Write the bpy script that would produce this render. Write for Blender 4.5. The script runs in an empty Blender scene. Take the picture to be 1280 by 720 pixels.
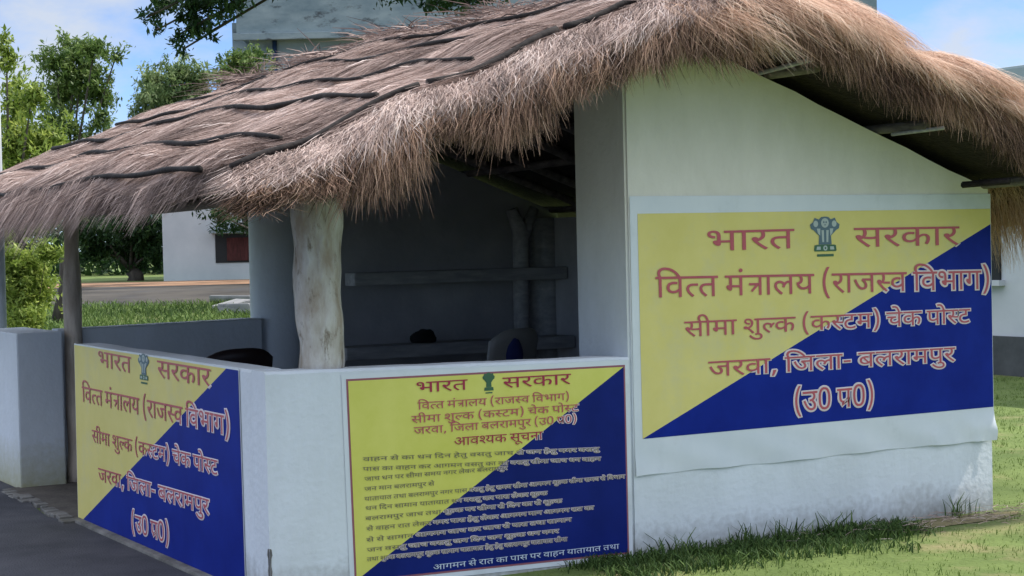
import bpy, bmesh, math, random
import numpy as np
from mathutils import Vector, Matrix, noise as mnoise

random.seed(7)
rng = np.random.default_rng(7)
S = bpy.context.scene
COL = S.collection
R_ = math.radians

# ------------------------------------------------------------------ camera
F_PX, CX, CY = 2160.0, 640.0, 360.0          # focal length and centre in photo pixels (1280 wide)
def _n(v): return v/np.linalg.norm(v)
dX = _n(np.array([3720.0, -138.0, F_PX]))
dY = np.array([-1256.0, -24.0, F_PX]); dY = _n(dY-dX*dX.dot(dY))
dZ = np.cross(dX, dY)
if dZ[1] > 0: dZ = -dZ
RW = np.stack([dX, dY, dZ], 1)               # world -> camera (x right, y down, z forward)
CAM = np.array([-2.743, -6.817, 1.5])
cd = bpy.data.cameras.new('camera'); cam = bpy.data.objects.new('camera', cd); COL.objects.link(cam)
cd.sensor_width = 36.0; cd.lens = F_PX/1280*36; cd.clip_start = .05; cd.clip_end = 3000
m = Matrix.Identity(4)
for i in range(3):
    m[i][0] = RW[0][i]; m[i][1] = -RW[1][i]; m[i][2] = -RW[2][i]; m[i][3] = CAM[i]
cam.matrix_world = m
S.camera = cam
FWD = RW[2]; RIGHT = RW[0]

# ------------------------------------------------------------------ light
to_sun = Vector((1.0, -0.19, 1.42)).normalized()
sun_el = math.asin(to_sun.z); sun_rot = math.atan2(to_sun.x, to_sun.y)
sd = bpy.data.lights.new('sun', 'SUN'); sd.energy = 3.5; sd.angle = R_(0.6); sd.color = (1.0, .95, .86)
so = bpy.data.objects.new('sun', sd); COL.objects.link(so)
so.rotation_euler = to_sun.to_track_quat('Z', 'Y').to_euler()
W = bpy.data.worlds.new('World'); S.world = W; W.use_nodes = True
nt = W.node_tree; N = nt.nodes; L = nt.links
N.clear()
out = N.new('ShaderNodeOutputWorld'); bg = N.new('ShaderNodeBackground'); sky = N.new('ShaderNodeTexSky')
sky.sky_type = 'NISHITA'; sky.sun_disc = False; sky.sun_elevation = sun_el; sky.sun_rotation = sun_rot
sky.dust_density = 0.0; sky.ozone_density = 3.0; sky.air_density = .55; sky.altitude = 2500
bg.inputs['Strength'].default_value = .15
tc = N.new('ShaderNodeTexCoord'); mp = N.new('ShaderNodeMapping'); mp.inputs['Scale'].default_value = (1, 1, 2.2)
mp.inputs['Location'].default_value = (.35, .1, .0)
nz = N.new('ShaderNodeTexNoise'); nz.inputs['Scale'].default_value = 5.5; nz.inputs['Detail'].default_value = 7; nz.inputs['Roughness'].default_value = .56
rp = N.new('ShaderNodeValToRGB'); rp.color_ramp.elements[0].position = .45; rp.color_ramp.elements[1].position = .585
rp.color_ramp.elements[1].color = (.85, .85, .85, 1)
mx = N.new('ShaderNodeMixRGB'); mx.inputs[2].default_value = (3.1, 3.35, 3.7, 1)
# low cumulus over blue near the horizon, with more, brighter cloud added out of view above as fill light
sx = N.new('ShaderNodeSeparateXYZ'); hi = N.new('ShaderNodeMapRange'); hi.inputs[1].default_value = .22; hi.inputs[2].default_value = .55; hi.inputs[3].default_value = 0.0; hi.inputs[4].default_value = .14
ad = N.new('ShaderNodeMath'); ad.operation = 'ADD'
L.new(tc.outputs['Generated'], mp.inputs[0]); L.new(mp.outputs[0], nz.inputs['Vector']); L.new(tc.outputs['Generated'], sx.inputs[0]); L.new(sx.outputs['Z'], hi.inputs[0])
L.new(nz.outputs['Fac'], ad.inputs[0]); L.new(hi.outputs[0], ad.inputs[1]); L.new(ad.outputs[0], rp.inputs[0])
br = N.new('ShaderNodeMapRange'); br.inputs[1].default_value = .25; br.inputs[2].default_value = .6; br.inputs[3].default_value = 1.0; br.inputs[4].default_value = 2.6
L.new(sx.outputs['Z'], br.inputs[0]); cm = N.new('ShaderNodeVectorMath'); cm.operation = 'SCALE'; cm.inputs[0].default_value = (3.1, 3.35, 3.75); L.new(br.outputs[0], cm.inputs['Scale']); L.new(cm.outputs[0], mx.inputs[2])
L.new(rp.outputs[0], mx.inputs[0]); L.new(sky.outputs[0], mx.inputs[1]); L.new(mx.outputs[0], bg.inputs[0]); L.new(bg.outputs[0], out.inputs[0])
S.view_settings.view_transform = 'Standard'; S.view_settings.look = 'None'; S.view_settings.gamma = 1
S.view_settings.use_curve_mapping = False
S.view_settings.exposure = .58

# ------------------------------------------------------------------ helpers
def ray(px): return RW.T @ np.array([px[0]-CX, px[1]-CY, F_PX])
def on_plane(px, axis, val):
    d = ray(px); return CAM + d*((val-CAM[axis])/d[axis])
def at(px, depth):                                # the place seen at a photo pixel, that many metres ahead
    return Vector(CAM + ray(px)/F_PX*depth)
def project(p):
    q = RW @ (np.array(p, float)-CAM); return (CX+F_PX*q[0]/q[2], CY+F_PX*q[1]/q[2], q[2])

def link(o, parent=None):
    COL.objects.link(o)
    if parent is not None: o.parent = parent
    return o
def tag(o, label=None, cat=None, group=None, kind=None):
    if label: o['label'] = label
    if cat: o['category'] = cat
    if group: o['group'] = group
    if kind: o['kind'] = kind
    return o
def empty(name, loc, label, cat, group=None, rz=0.0):
    o = bpy.data.objects.new(name, None); o.location = loc; o.rotation_euler = (0, 0, rz); o.empty_display_size = .1
    link(o); return tag(o, label, cat, group)
def mesh_obj(name, me, mat=None, parent=None):
    o = bpy.data.objects.new(name, me)
    if mat is not None:
        me.materials.clear(); me.materials.append(mat)
    return link(o, parent)
def from_bm(name, bm, mat, parent=None, smooth=False):
    me = bpy.data.meshes.new(name)
    bmesh.ops.recalc_face_normals(bm, faces=bm.faces)
    bm.to_mesh(me); bm.free()
    if smooth:
        for p in me.polygons: p.use_smooth = True
    return mesh_obj(name, me, mat, parent)
def pydata(name, vs, fs, mat, parent=None, smooth=False):
    me = bpy.data.meshes.new(name); me.from_pydata([tuple(v) for v in vs], [], fs); me.update()
    if smooth:
        for p in me.polygons: p.use_smooth = True
    return mesh_obj(name, me, mat, parent)
def bm_box(bm, a, b, bevel=0.0):
    a = Vector(a); b = Vector(b)
    r = bmesh.ops.create_cube(bm, size=1.0)
    vs = r['verts']
    for v in vs:
        v.co = Vector((a[i]+(v.co[i]+.5)*(b[i]-a[i]) for i in range(3)))
    if bevel > 0:
        es = list({e for v in vs for e in v.link_edges})
        bmesh.ops.bevel(bm, geom=es, offset=bevel, segments=2, affect='EDGES', profile=.6)
def box(name, a, b, mat, parent=None, bevel=0.0):
    bm = bmesh.new(); bm_box(bm, a, b, bevel); return from_bm(name, bm, mat, parent)
def bm_tube(bm, pts, rad, seg=8, wob=0.0, cap=True):
    pts = [Vector(p) for p in pts]; n = len(pts)
    rad = rad if isinstance(rad, (list, tuple)) else [rad]*n
    rings = []
    ref = None
    for i, p in enumerate(pts):
        t = (pts[min(i+1, n-1)]-pts[max(i-1, 0)]).normalized()
        if ref is None:
            ref = Vector((0, 0, 1)) if abs(t.z) < .9 else Vector((1, 0, 0))
        u = (ref - t*ref.dot(t)).normalized(); w = t.cross(u); ref = u
        ring = []
        for k in range(seg):
            a = 2*math.pi*k/seg
            r = rad[i]*(1+wob*mnoise.noise(p*3+Vector((math.cos(a), math.sin(a), k*.3))*1.3))
            ring.append(bm.verts.new(p+u*math.cos(a)*r+w*math.sin(a)*r))
        rings.append(ring)
    for i in range(n-1):
        for k in range(seg):
            bm.faces.new((rings[i][k], rings[i][(k+1) % seg], rings[i+1][(k+1) % seg], rings[i+1][k]))
    if cap:
        bm.faces.new(rings[0][::-1]); bm.faces.new(rings[-1])
def tube(name, pts, rad, mat, parent=None, seg=8, wob=0.0):
    bm = bmesh.new(); bm_tube(bm, pts, rad, seg, wob); return from_bm(name, bm, mat, parent, smooth=True)
def wobble(p0, p1, n, amp, sd=0.0):
    p0 = Vector(p0); p1 = Vector(p1); r = []
    for i in range(n):
        t = i/(n-1); p = p0.lerp(p1, t)
        r.append(p+Vector((mnoise.noise((sd, t*4, 1.7)), mnoise.noise((sd+9, t*4, 3.1)), mnoise.noise((sd+5, t*4, 8.3))))*amp)
    return r
def fast_mesh(name, verts, faces, mat, parent=None, tone=None):   # verts (n,3), faces (m,k) arrays
    me = bpy.data.meshes.new(name)
    nv, (nf, k) = len(verts), faces.shape
    me.vertices.add(nv); me.vertices.foreach_set('co', np.ascontiguousarray(verts, dtype=np.float32).ravel())
    me.loops.add(nf*k); me.loops.foreach_set('vertex_index', np.ascontiguousarray(faces, dtype=np.int32).ravel())
    me.polygons.add(nf); me.polygons.foreach_set('loop_start', np.arange(0, nf*k, k, dtype=np.int32))
    me.update(calc_edges=True)
    if tone is not None:
        a = me.attributes.new('tone', 'FLOAT', 'FACE'); a.data.foreach_set('value', np.ascontiguousarray(tone, dtype=np.float32))
    return mesh_obj(name, me, mat, parent)
def ribbons(P, width, side=None, tone=None):
    """P (n,k,3) polylines -> flat tapering strips"""
    n, k, _ = P.shape
    T = P[:, -1]-P[:, 0]
    if side is None:
        side = np.cross(T, rng.normal(size=(n, 3)))
    side = side/(np.linalg.norm(side, axis=1, keepdims=True)+1e-9)
    w = np.asarray(width).reshape(-1, 1)*np.ones((n, 1))
    V = np.zeros((n, k, 2, 3))
    for j in range(k):
        tp = 1.0 if j < k-1 else .35
        V[:, j, 0] = P[:, j]-side*w*tp*.5; V[:, j, 1] = P[:, j]+side*w*tp*.5
    base = (np.arange(n)*k*2)[:, None]
    Fs = [np.concatenate([base+j*2, base+j*2+1, base+j*2+3, base+j*2+2], 1) for j in range(k-1)]
    Fa = np.stack(Fs, 1).reshape(-1, 4)
    tn = None if tone is None else np.repeat(tone, k-1)
    return V.reshape(-1, 3), Fa, tn

# ------------------------------------------------------------------ materials
def mat_new(name):
    mt = bpy.data.materials.new(name); mt.use_nodes = True
    b = mt.node_tree.nodes['Principled BSDF']
    return mt, mt.node_tree, b
def mottled(name, c1, c2, scale=6.0, rough=.85, c3=None, s3=.9, bump=.0, bscale=40.0, stretch=(1, 1, 1), spec=.3, detail=6, p0=.35, p1=.68, p3=(.55, .72)):
    mt, t, b = mat_new(name)
    n = t.nodes; l = t.links
    tc = n.new('ShaderNodeTexCoord'); mp = n.new('ShaderNodeMapping'); mp.inputs['Scale'].default_value = stretch
    l.new(tc.outputs['Object'], mp.inputs[0])
    a = n.new('ShaderNodeTexNoise'); a.inputs['Scale'].default_value = scale; a.inputs['Detail'].default_value = detail; a.inputs['Roughness'].default_value = .62
    l.new(mp.outputs[0], a.inputs['Vector'])
    r = n.new('ShaderNodeValToRGB'); r.color_ramp.elements[0].position = p0; r.color_ramp.elements[1].position = p1
    r.color_ramp.elements[0].color = (*c1, 1); r.color_ramp.elements[1].color = (*c2, 1)
    l.new(a.outputs['Fac'], r.inputs[0]); colr = r.outputs[0]
    if c3 is not None:
        a3 = n.new('ShaderNodeTexNoise'); a3.inputs['Scale'].default_value = s3; a3.inputs['Detail'].default_value = 8; a3.inputs['Roughness'].default_value = .7
        l.new(mp.outputs[0], a3.inputs['Vector'])
        r3 = n.new('ShaderNodeValToRGB'); r3.color_ramp.elements[0].position = p3[0]; r3.color_ramp.elements[1].position = p3[1]
        l.new(a3.outputs['Fac'], r3.inputs[0])
        mx = n.new('ShaderNodeMixRGB'); mx.inputs[2].default_value = (*c3, 1)
        l.new(r3.outputs[0], mx.inputs[0]); l.new(colr, mx.inputs[1]); colr = mx.outputs[0]
    l.new(colr, b.inputs['Base Color']); b.inputs['Roughness'].default_value = rough
    b.inputs['Specular IOR Level'].default_value = spec
    if bump > 0:
        bn = n.new('ShaderNodeTexNoise'); bn.inputs['Scale'].default_value = bscale; bn.inputs['Detail'].default_value = 4
        l.new(mp.outputs[0], bn.inputs['Vector'])
        bp = n.new('ShaderNodeBump'); bp.inputs['Strength'].default_value = bump; bp.inputs['Distance'].default_value = .02
        l.new(bn.outputs['Fac'], bp.inputs['Height']); l.new(bp.outputs[0], b.inputs['Normal'])
    return mt
def toned(name, stops, rough=.8, transl=0.0, spec=.2):
    """colour from the per-blade 'tone' attribute (each straw or leaf its own colour)"""
    mt, t, b = mat_new(name); n = t.nodes; l = t.links
    at_ = n.new('ShaderNodeAttribute'); at_.attribute_name = 'tone'
    r = n.new('ShaderNodeValToRGB'); e = r.color_ramp.elements
    while len(e) < len(stops): e.new(.5)
    for i, (p, c) in enumerate(stops): e[i].position = p; e[i].color = (*c, 1)
    l.new(at_.outputs['Fac'], r.inputs[0]); l.new(r.outputs[0], b.inputs['Base Color'])
    b.inputs['Roughness'].default_value = rough; b.inputs['Specular IOR Level'].default_value = spec
    if transl > 0:
        tr = n.new('ShaderNodeBsdfTranslucent'); l.new(r.outputs[0], tr.inputs[0])
        ms = n.new('ShaderNodeMixShader'); ms.inputs[0].default_value = transl
        l.new(b.outputs[0], ms.inputs[1]); l.new(tr.outputs[0], ms.inputs[2])
        l.new(ms.outputs[0], n['Material Output'].inputs['Surface'])
    return mt
def whitewash(name, low, high, z0, z1, dirt=(.17, .155, .125), zd=.20):
    """lime-washed plaster: coat colour changes with height, splash dirt at the foot, drips, blotches"""
    mt, t, b = mat_new(name); n = t.nodes; l = t.links
    geo = n.new('ShaderNodeNewGeometry'); sp = n.new('ShaderNodeSeparateXYZ'); l.new(geo.outputs['Position'], sp.inputs[0])
    big = n.new('ShaderNodeTexNoise'); big.inputs['Scale'].default_value = 2.3; big.inputs['Detail'].default_value = 7; big.inputs['Roughness'].default_value = .6
    l.new(geo.outputs['Position'], big.inputs['Vector'])
    def math_(op, a, bb=None, c=None):
        m_ = n.new('ShaderNodeMath'); m_.operation = op
        for i, v in enumerate((a, bb, c)):
            if v is None: continue
            if isinstance(v, (int, float)): m_.inputs[i].default_value = v
            else: l.new(v, m_.inputs[i])
        return m_.outputs[0]
    zz = math_('MULTIPLY_ADD', big.outputs['Fac'], .35, sp.outputs['Z'])
    mr = n.new('ShaderNodeMapRange'); mr.inputs[1].default_value = z0+.17; mr.inputs[2].default_value = z1+.17; l.new(zz, mr.inputs[0])
    m1 = n.new('ShaderNodeMixRGB'); m1.inputs[1].default_value = (*low, 1); m1.inputs[2].default_value = (*high, 1); l.new(mr.outputs[0], m1.inputs[0])
    mp = n.new('ShaderNodeMapping'); mp.inputs['Scale'].default_value = (2.6, 2.6, 1.1); l.new(geo.outputs['Position'], mp.inputs[0])
    st = n.new('ShaderNodeTexNoise'); st.inputs['Scale'].default_value = 1.3; st.inputs['Detail'].default_value = 8; st.inputs['Roughness'].default_value = .68
    l.new(mp.outputs[0], st.inputs['Vector'])
    rs = n.new('ShaderNodeValToRGB'); rs.color_ramp.elements[0].position = .30; rs.color_ramp.elements[1].position = .62
    rs.color_ramp.elements[0].color = (.70, .70, .66, 1); rs.color_ramp.elements[1].color = (1, 1, 1, 1); l.new(st.outputs['Fac'], rs.inputs[0])
    m2 = n.new('ShaderNodeMixRGB'); m2.blend_type = 'MULTIPLY'; m2.inputs[0].default_value = .42; l.new(m1.outputs[0], m2.inputs[1]); l.new(rs.outputs[0], m2.inputs[2])
    fine = n.new('ShaderNodeTexNoise'); fine.inputs['Scale'].default_value = 26; fine.inputs['Detail'].default_value = 6; l.new(geo.outputs['Position'], fine.inputs['Vector'])
    dz = math_('MULTIPLY_ADD', fine.outputs['Fac'], -.22, sp.outputs['Z']); dz = math_('MULTIPLY_ADD', big.outputs['Fac'], -.22, dz)
    md = n.new('ShaderNodeMapRange'); md.inputs[1].default_value = -.24+zd; md.inputs[2].default_value = -.24; l.new(dz, md.inputs[0])
    dm = math_('MULTIPLY', md.outputs[0], .7)
    m3 = n.new('ShaderNodeMixRGB'); m3.inputs[2].default_value = (*dirt, 1); l.new(dm, m3.inputs[0]); l.new(m2.outputs[0], m3.inputs[1])
    l.new(m3.outputs[0], b.inputs['Base Color']); b.inputs['Roughness'].default_value = .88; b.inputs['Specular IOR Level'].default_value = .25
    bp = n.new('ShaderNodeBump'); bp.inputs['Strength'].default_value = .35; bp.inputs['Distance'].default_value = .012
    l.new(fine.outputs['Fac'], bp.inputs['Height']); l.new(bp.outputs[0], b.inputs['Normal'])
    return mt
def plain(name, c, rough=.5, spec=.4, var=.12, scale=9.0):
    c2 = tuple(x*(1-var) for x in c)
    return mottled(name, c2, c, scale=scale, rough=rough, spec=spec)

M = {}
M['lime'] = whitewash('lime_wash', (.68, .72, .77), (.74, .705, .64), .95, 1.75)
M['lime_low'] = whitewash('lime_wash_low', (.66, .70, .75), (.66, .70, .75), 1.2, 2.1)
M['lime_moss'] = whitewash('lime_wash_mossy', (.66, .70, .75), (.66, .70, .75), 1.2, 2.1, dirt=(.30, .27, .06), zd=.34)
M['mud'] = mottled('grey_plaster', (.38, .38, .405), (.50, .50, .515), scale=3, bump=.2, bscale=22, c3=(.44, .435, .43), s3=1.4)  # plain grey plaster for the inner faces
M['shelf'] = mottled('weathered_plank', (.32, .32, .33), (.50, .50, .49), scale=5, stretch=(1, 6, 6), bump=.2, c3=(.30, .30, .30), s3=.7)
M['timber'] = mottled('dark_pole', (.10, .088, .078), (.24, .21, .18), scale=7, stretch=(3, 1, 3), bump=.4, bscale=30)
M['batten'] = mottled('batten_wood', (.010, .008, .008), (.034, .026, .024), scale=11, bump=.4, bscale=30)
M['post'] = mottled('limed_trunk', (.34, .28, .22), (.58, .565, .53), scale=13, stretch=(1, 1, .35), rough=.9, bump=.8, bscale=26, c3=(.20, .16, .12), s3=19, p3=(.55, .66))
M['post_b'] = mottled('grey_trunk', (.44, .35, .28), (.72, .62, .52), scale=8, stretch=(1, 1, .3), rough=.9, bump=.7, bscale=26, c3=(.07, .06, .05), s3=9)
M['straw'] = toned('straw', [(0, (.058, .042, .040)), (.2, (.195, .138, .122)), (.5, (.45, .335, .295)), (.8, (.64, .50, .45)), (1, (.79, .67, .62))], rough=.7, transl=.2)
M['straw_r'] = toned('straw_russet', [(0, (.05, .03, .022)), (.15, (.24, .14, .10)), (.42, (.56, .36, .26)), (.8, (.78, .56, .43)), (1, (.86, .70, .57))], rough=.7, transl=.3)
M['thatch'] = mottled('thatch_core', (.11, .078, .065), (.28, .205, .17), scale=16, stretch=(1, 3.5, 1), rough=.9, bump=.8, bscale=50)
M['under'] = mottled('thatch_underside', (.014, .011, .009), (.036, .027, .021), scale=20, rough=.95, bump=.7, bscale=45)  # near-black copy of the thatch, the shade beneath the roof put into its colour
M['flex'] = mottled('white_flex', (.60, .64, .69), (.67, .70, .74), scale=3, rough=.42, spec=.4, c3=(.52, .55, .58), s3=2.2)
M['yellow'] = mottled('printed_yellow', (.66, .575, .19), (.72, .63, .24), scale=3, c3=(.60, .55, .30), s3=2.6, p3=(.50, .75), rough=.5, spec=.12)
M['blue'] = mottled('printed_blue', (.003, .014, .20), (.006, .024, .27), scale=3, rough=.5, spec=.12)
M['blue_d'] = mottled('printed_navy', (.004, .012, .12), (.007, .018, .17), scale=3, rough=.5, spec=.12)
M['yellow_g'] = mottled('printed_lemon', (.58, .57, .11), (.67, .645, .17), scale=3, rough=.5, spec=.12)
M['red'] = plain('printed_red', (.48, .095, .12), .45)
M['crimson'] = plain('printed_crimson', (.36, .02, .065), .45)
M['grey_ink'] = plain('printed_grey', (.16, .14, .10), .45)
M['white_ink'] = plain('printed_white', (.70, .60, .62), .45)
M['pale_ink'] = plain('printed_pale', (.55, .62, .74), .45)
M['em_blue'] = plain('emblem_slate', (.10, .16, .20), .5)
M['em_pale'] = plain('emblem_pale', (.42, .48, .46), .5)
M['em_green'] = plain('emblem_green', (.05, .13, .07), .5)
M['border'] = plain('printed_border', (.30, .10, .13), .5)

# ------------------------------------------------------------------ terrain and roads
def smooth(u): u = np.clip(u, 0, 1); return u*u*(3-2*u)
def depth_of(x, y): return (x-CAM[0])*FWD[0]+(y-CAM[1])*FWD[1]
def ground_z(x, y):
    d = depth_of(x, y)
    lat = (x-CAM[0])*RIGHT[0]+(y-CAM[1])*RIGHT[1]
    left = 1-smooth((lat-2.0)/4.0)*(1-smooth((d-24)/8))
    return .8*smooth((d-14)/31)*left
M['lawn'] = mottled('lawn_soil', (.085, .125, .030), (.15, .20, .055), scale=1.6, rough=.95, bump=.7, bscale=30, c3=(.27, .225, .115), s3=.85, p3=(.55, .72))
M['path'] = mottled('old_tarmac', (.042, .042, .052), (.075, .074, .088), scale=2.2, rough=.9, bump=.5, bscale=90, c3=(.095, .09, .095), s3=1.1)
M['kerb'] = mottled('path_edge', (.10, .095, .09), (.22, .21, .20), scale=7, rough=.9, bump=.5, bscale=30)
M['floor'] = mottled('earth_floor', (.07, .06, .055), (.12, .105, .09), scale=5, rough=.95, bump=.4)
M['road'] = mottled('shade_dark_road', (.038, .033, .028), (.085, .074, .062), scale=.9, rough=.9, c3=(.05, .05, .055), s3=.5)  # base colour darkened in place of tree shade on the road
M['sand'] = mottled('sandy_verge', (.20, .115, .068), (.34, .205, .125), scale=1.3, rough=.95, bump=.3)
def sheet(name, xs, ys, mat, dz=0.0, fn=None, wig=0.0):
    X, Y = np.meshgrid(xs, ys, indexing='ij')
    Z = ground_z(X, Y)+dz
    V = np.stack([X, Y, Z], -1).reshape(-1, 3)
    nx, ny = X.shape
    fs = [(i*ny+j, (i+1)*ny+j, (i+1)*ny+j+1, i*ny+j+1) for i in range(nx-1) for j in range(ny-1)]
    o = pydata(name, V, fs, mat, None, True); return tag(o, kind='structure')
gx = np.concatenate([np.linspace(-900, -60, 14), np.linspace(-50, 60, 80), np.linspace(70, 900, 14)])
gy = np.concatenate([np.linspace(-300, -20, 8), np.linspace(-15, 70, 64), np.linspace(80, 1500, 20)])
sheet('ground', gx, gy, M['lawn'])
def strip(name, d0, d1, l0, l1, mat, dz, n=60, wig=.0, sd=0.0):   # a band across the view direction, draped on the ground
    vs = []; fs = []
    f2 = np.array([FWD[0], FWD[1]]); f2 /= np.linalg.norm(f2); r2 = np.array([f2[1], -f2[0]])
    for i in range(n+1):
        lat = l0+(l1-l0)*i/n
        for k in range(7):
            e = wig*mnoise.noise((lat*.35, sd+k*.0, 2.0)) if k == 0 else (wig*mnoise.noise((lat*.3, sd+7, 5.0)) if k == 6 else 0)
            d = d0+(d1-d0)*k/6+e
            p = CAM[:2]+f2*d+r2*lat
            vs.append((p[0], p[1], float(ground_z(p[0], p[1]))+dz))
    for i in range(n):
        for k in range(6):
            a = i*7+k; fs.append((a, a+7, a+8, a+1))
    o = pydata(name, vs, fs, mat, None, True); return tag(o, kind='structure')
strip('road', 32.6, 40.2, -40, 3, M['road'], .012, wig=.5, sd=1)
strip('sandy_path', 40.0, 43.4, -34, 2, M['sand'], .016, wig=.7, sd=4)
# the tarmac path beside the hut, its pale broken edge, the hut's earth floor
bm = bmesh.new()
pts = [(-30, -14), (-.03, -14), (-.03, 2.80), (-.12, 3.05), (-.08, 3.5), (.05, 4.35), (.05, 9), (-30, 9)]
bm.faces.new([bm.verts.new((x, y, .012)) for x, y in pts]); tag(from_bm('path', bm, M['path']), kind='structure')
bm = bmesh.new()
epts = [on_plane(p, 2, .03) for p in ((10, 610), (30, 618), (52, 627), (75, 640), (93, 649))]
for i in range(4):
    a, b = epts[i], epts[i+1]
    for k in range(5):
        t = k/5+random.uniform(0, .04); c = a+(b-a)*t
        s = random.uniform(.015, .05)
        bm_box(bm, (c[0]-s*1.6, c[1]-s*1.6, -.01), (c[0]+s, c[1]+s, random.uniform(.016, .03)), .005)
tag(from_bm('path_edge', bm, M['kerb']), kind='structure')
bm = bmesh.new(); bm.faces.new([bm.verts.new((x, y, .018)) for x, y in ((-.02, 2.84), (1.9, .1), (4.2, .1), (4.2, 4.5), (-.02, 4.4))])
tag(from_bm('floor', bm, M['floor']), kind='structure')

# ------------------------------------------------------------------ the hut
hut = empty('thatched_hut', (2.1, 2.2, 0), 'open-sided whitewashed hut with shaggy straw thatch roof, low front walls and a limed tree-trunk post', 'hut')
HI = Matrix.Translation((-2.1, -2.2, 0))
def H(o):
    o.matrix_parent_inverse = HI; return o
RX = 2.1
def walltop(x): return 2.53-.37*abs(x-RX)
def gable(name, y0, y1, mat, x0=1.85, x1=4.226, lift=0.0):
    n = 16; bm = bmesh.new(); ring = [(x0, 0), (x1, 0)]
    for i in range(n+1):
        x = x1+(x0-x1)*i/n; ring.append((x, walltop(x)+lift+.012*mnoise.noise((x*4, y0, 0))))
    f = [bm.verts.new((x, y0, z)) for x, z in ring]; b = [bm.verts.new((x, y1, z)) for x, z in ring]
    bm.faces.new(f); bm.faces.new(b[::-1])
    for i in range(len(ring)):
        j = (i+1) % len(ring); bm.faces.new((f[i], f[j], b[j], b[i]))
    es = [e for e in bm.edges if abs(e.verts[0].co.x-e.verts[1].co.x) < 1e-4 and abs(e.verts[0].co.y-e.verts[1].co.y) < 1e-4]
    bmesh.ops.bevel(bm, geom=es, offset=.012, segments=2, affect='EDGES')
    return H(from_bm(name, bm, mat, hut))
gable('front_gable_wall', 0.0, .455, M['lime'])
gable('rear_gable_wall', 4.46, 4.75, M['mud'], x0=2.06)
H(tube('rear_pier', [(1.985, 4.62, 0), (1.985, 4.62, 1.0), (1.985, 4.62, 1.7), (1.95, 4.62, 2.36)], [.215, .205, .205, .21], M['lime_low'], hut, 28, .03))
H(box('side_wall', (4.0, .456, 0), (4.22, 4.459, 1.70), M['mud'], hut))
# inner lining: the greyer inside face of the front wall
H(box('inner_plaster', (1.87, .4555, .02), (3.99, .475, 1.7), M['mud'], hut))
# low walls: front run + left run in one L, gently uneven top
bm = bmesh.new()
def low_run(a, b, z0, z1, n=14, axis=0):
    prev = None
    for i in range(n+1):
        t = i/n; z = z0+(z1-z0)*t+.006*mnoise.noise((t*6, axis*3.0, 1))
        if axis == 0:
            x = a[0]+(b[0]-a[0])*t; q = [(x, a[1], -.05), (x, a[1], z-.012), (x, a[1]+.012, z), (x, b[1]-.012, z), (x, b[1], z-.012), (x, b[1], -.05)]
        else:
            y = a[1]+(b[1]-a[1])*t; q = [(a[0], y, -.05), (a[0], y, z-.012), (a[0]+.012, y, z), (b[0]-.012, y, z), (b[0], y, z-.012), (b[0], y, -.05)]
        cur = [bm.verts.new(p) for p in q]
        if prev:
            for k in range(6): bm.faces.new((prev[k], prev[(k+1) % 6], cur[(k+1) % 6], cur[k]))
        else: bm.faces.new(cur)
        prev = cur
    bm.faces.new(prev[::-1])
low_run((0, 0, 0), (1.849, .16, 0), .992, .958, axis=0)
H(from_bm('front_low_wall', bm, M['lime_low'], hut))
bm = bmesh.new(); low_run((0, .161, 0), (.15, 2.83, 0), .992, 1.004, axis=1)
H(from_bm('left_low_wall', bm, M['lime_low'], hut))
H(box('rear_stub_pier', (.06, 4.36, -.05), (.36, 5.3, 1.012), M['lime_moss'], hut, .012))
bm = bmesh.new(); low_run((.361, 4.46, 0), (1.779, 4.62, 0), 1.022, 1.036, axis=0)
H(from_bm('rear_low_wall', bm, M['lime_low'], hut))
H(box('cement_fillet', (-.055, -.055, -.02), (-.001, 2.83, .028), M['kerb'], hut, .012))
bm = bmesh.new()
cz0 = [(0, .604), (.014, .600), (.020, .575), (.012, .560), (.010, .53), (.017, .505), (.008, .47), (0, .465)]
bm.faces.new([bm.verts.new((-.0025, y_, z_-.36)) for y_, z_ in cz0]); bm.faces.new([bm.verts.new((y_*.6, -.0025, z_-.36)) for y_, z_ in cz0])
H(from_bm('plaster_chip', bm, M['kerb'], hut))
# limed tree-trunk post on the corner and the smaller grey one at the back
def trunk_post(name, base, top, r0, r1, mat, seg=18):
    pts = wobble(base, top, 22, .012, base[0]*3); pts[0] = Vector(base)
    n = len(pts); rad = []
    for i in range(n):
        t = i/(n-1); rad.append(r0+(r1-r0)*t+.012*mnoise.noise((t*7, base[0], 4)))
    bm = bmesh.new(); bm_tube(bm, pts, rad, seg, .16)
    return H(from_bm(name, bm, mat, hut, True))
pb = on_plane((401, 452), 1, .14); ptp = on_plane((393, 235), 1, .14)
trunk_post('front_post', (pb[0], .14, .96), (ptp[0], .14, 2.0), .096, .112, M['post'])
q0 = on_plane((84, 412), 1, 4.46); q1 = on_plane((84, 300), 1, 4.46)
trunk_post('rear_post', (q0[0]+.03, 4.46, .0), (q1[0]+.03, 4.46, 1.95), .062, .055, M['post_b'], 12)
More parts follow.
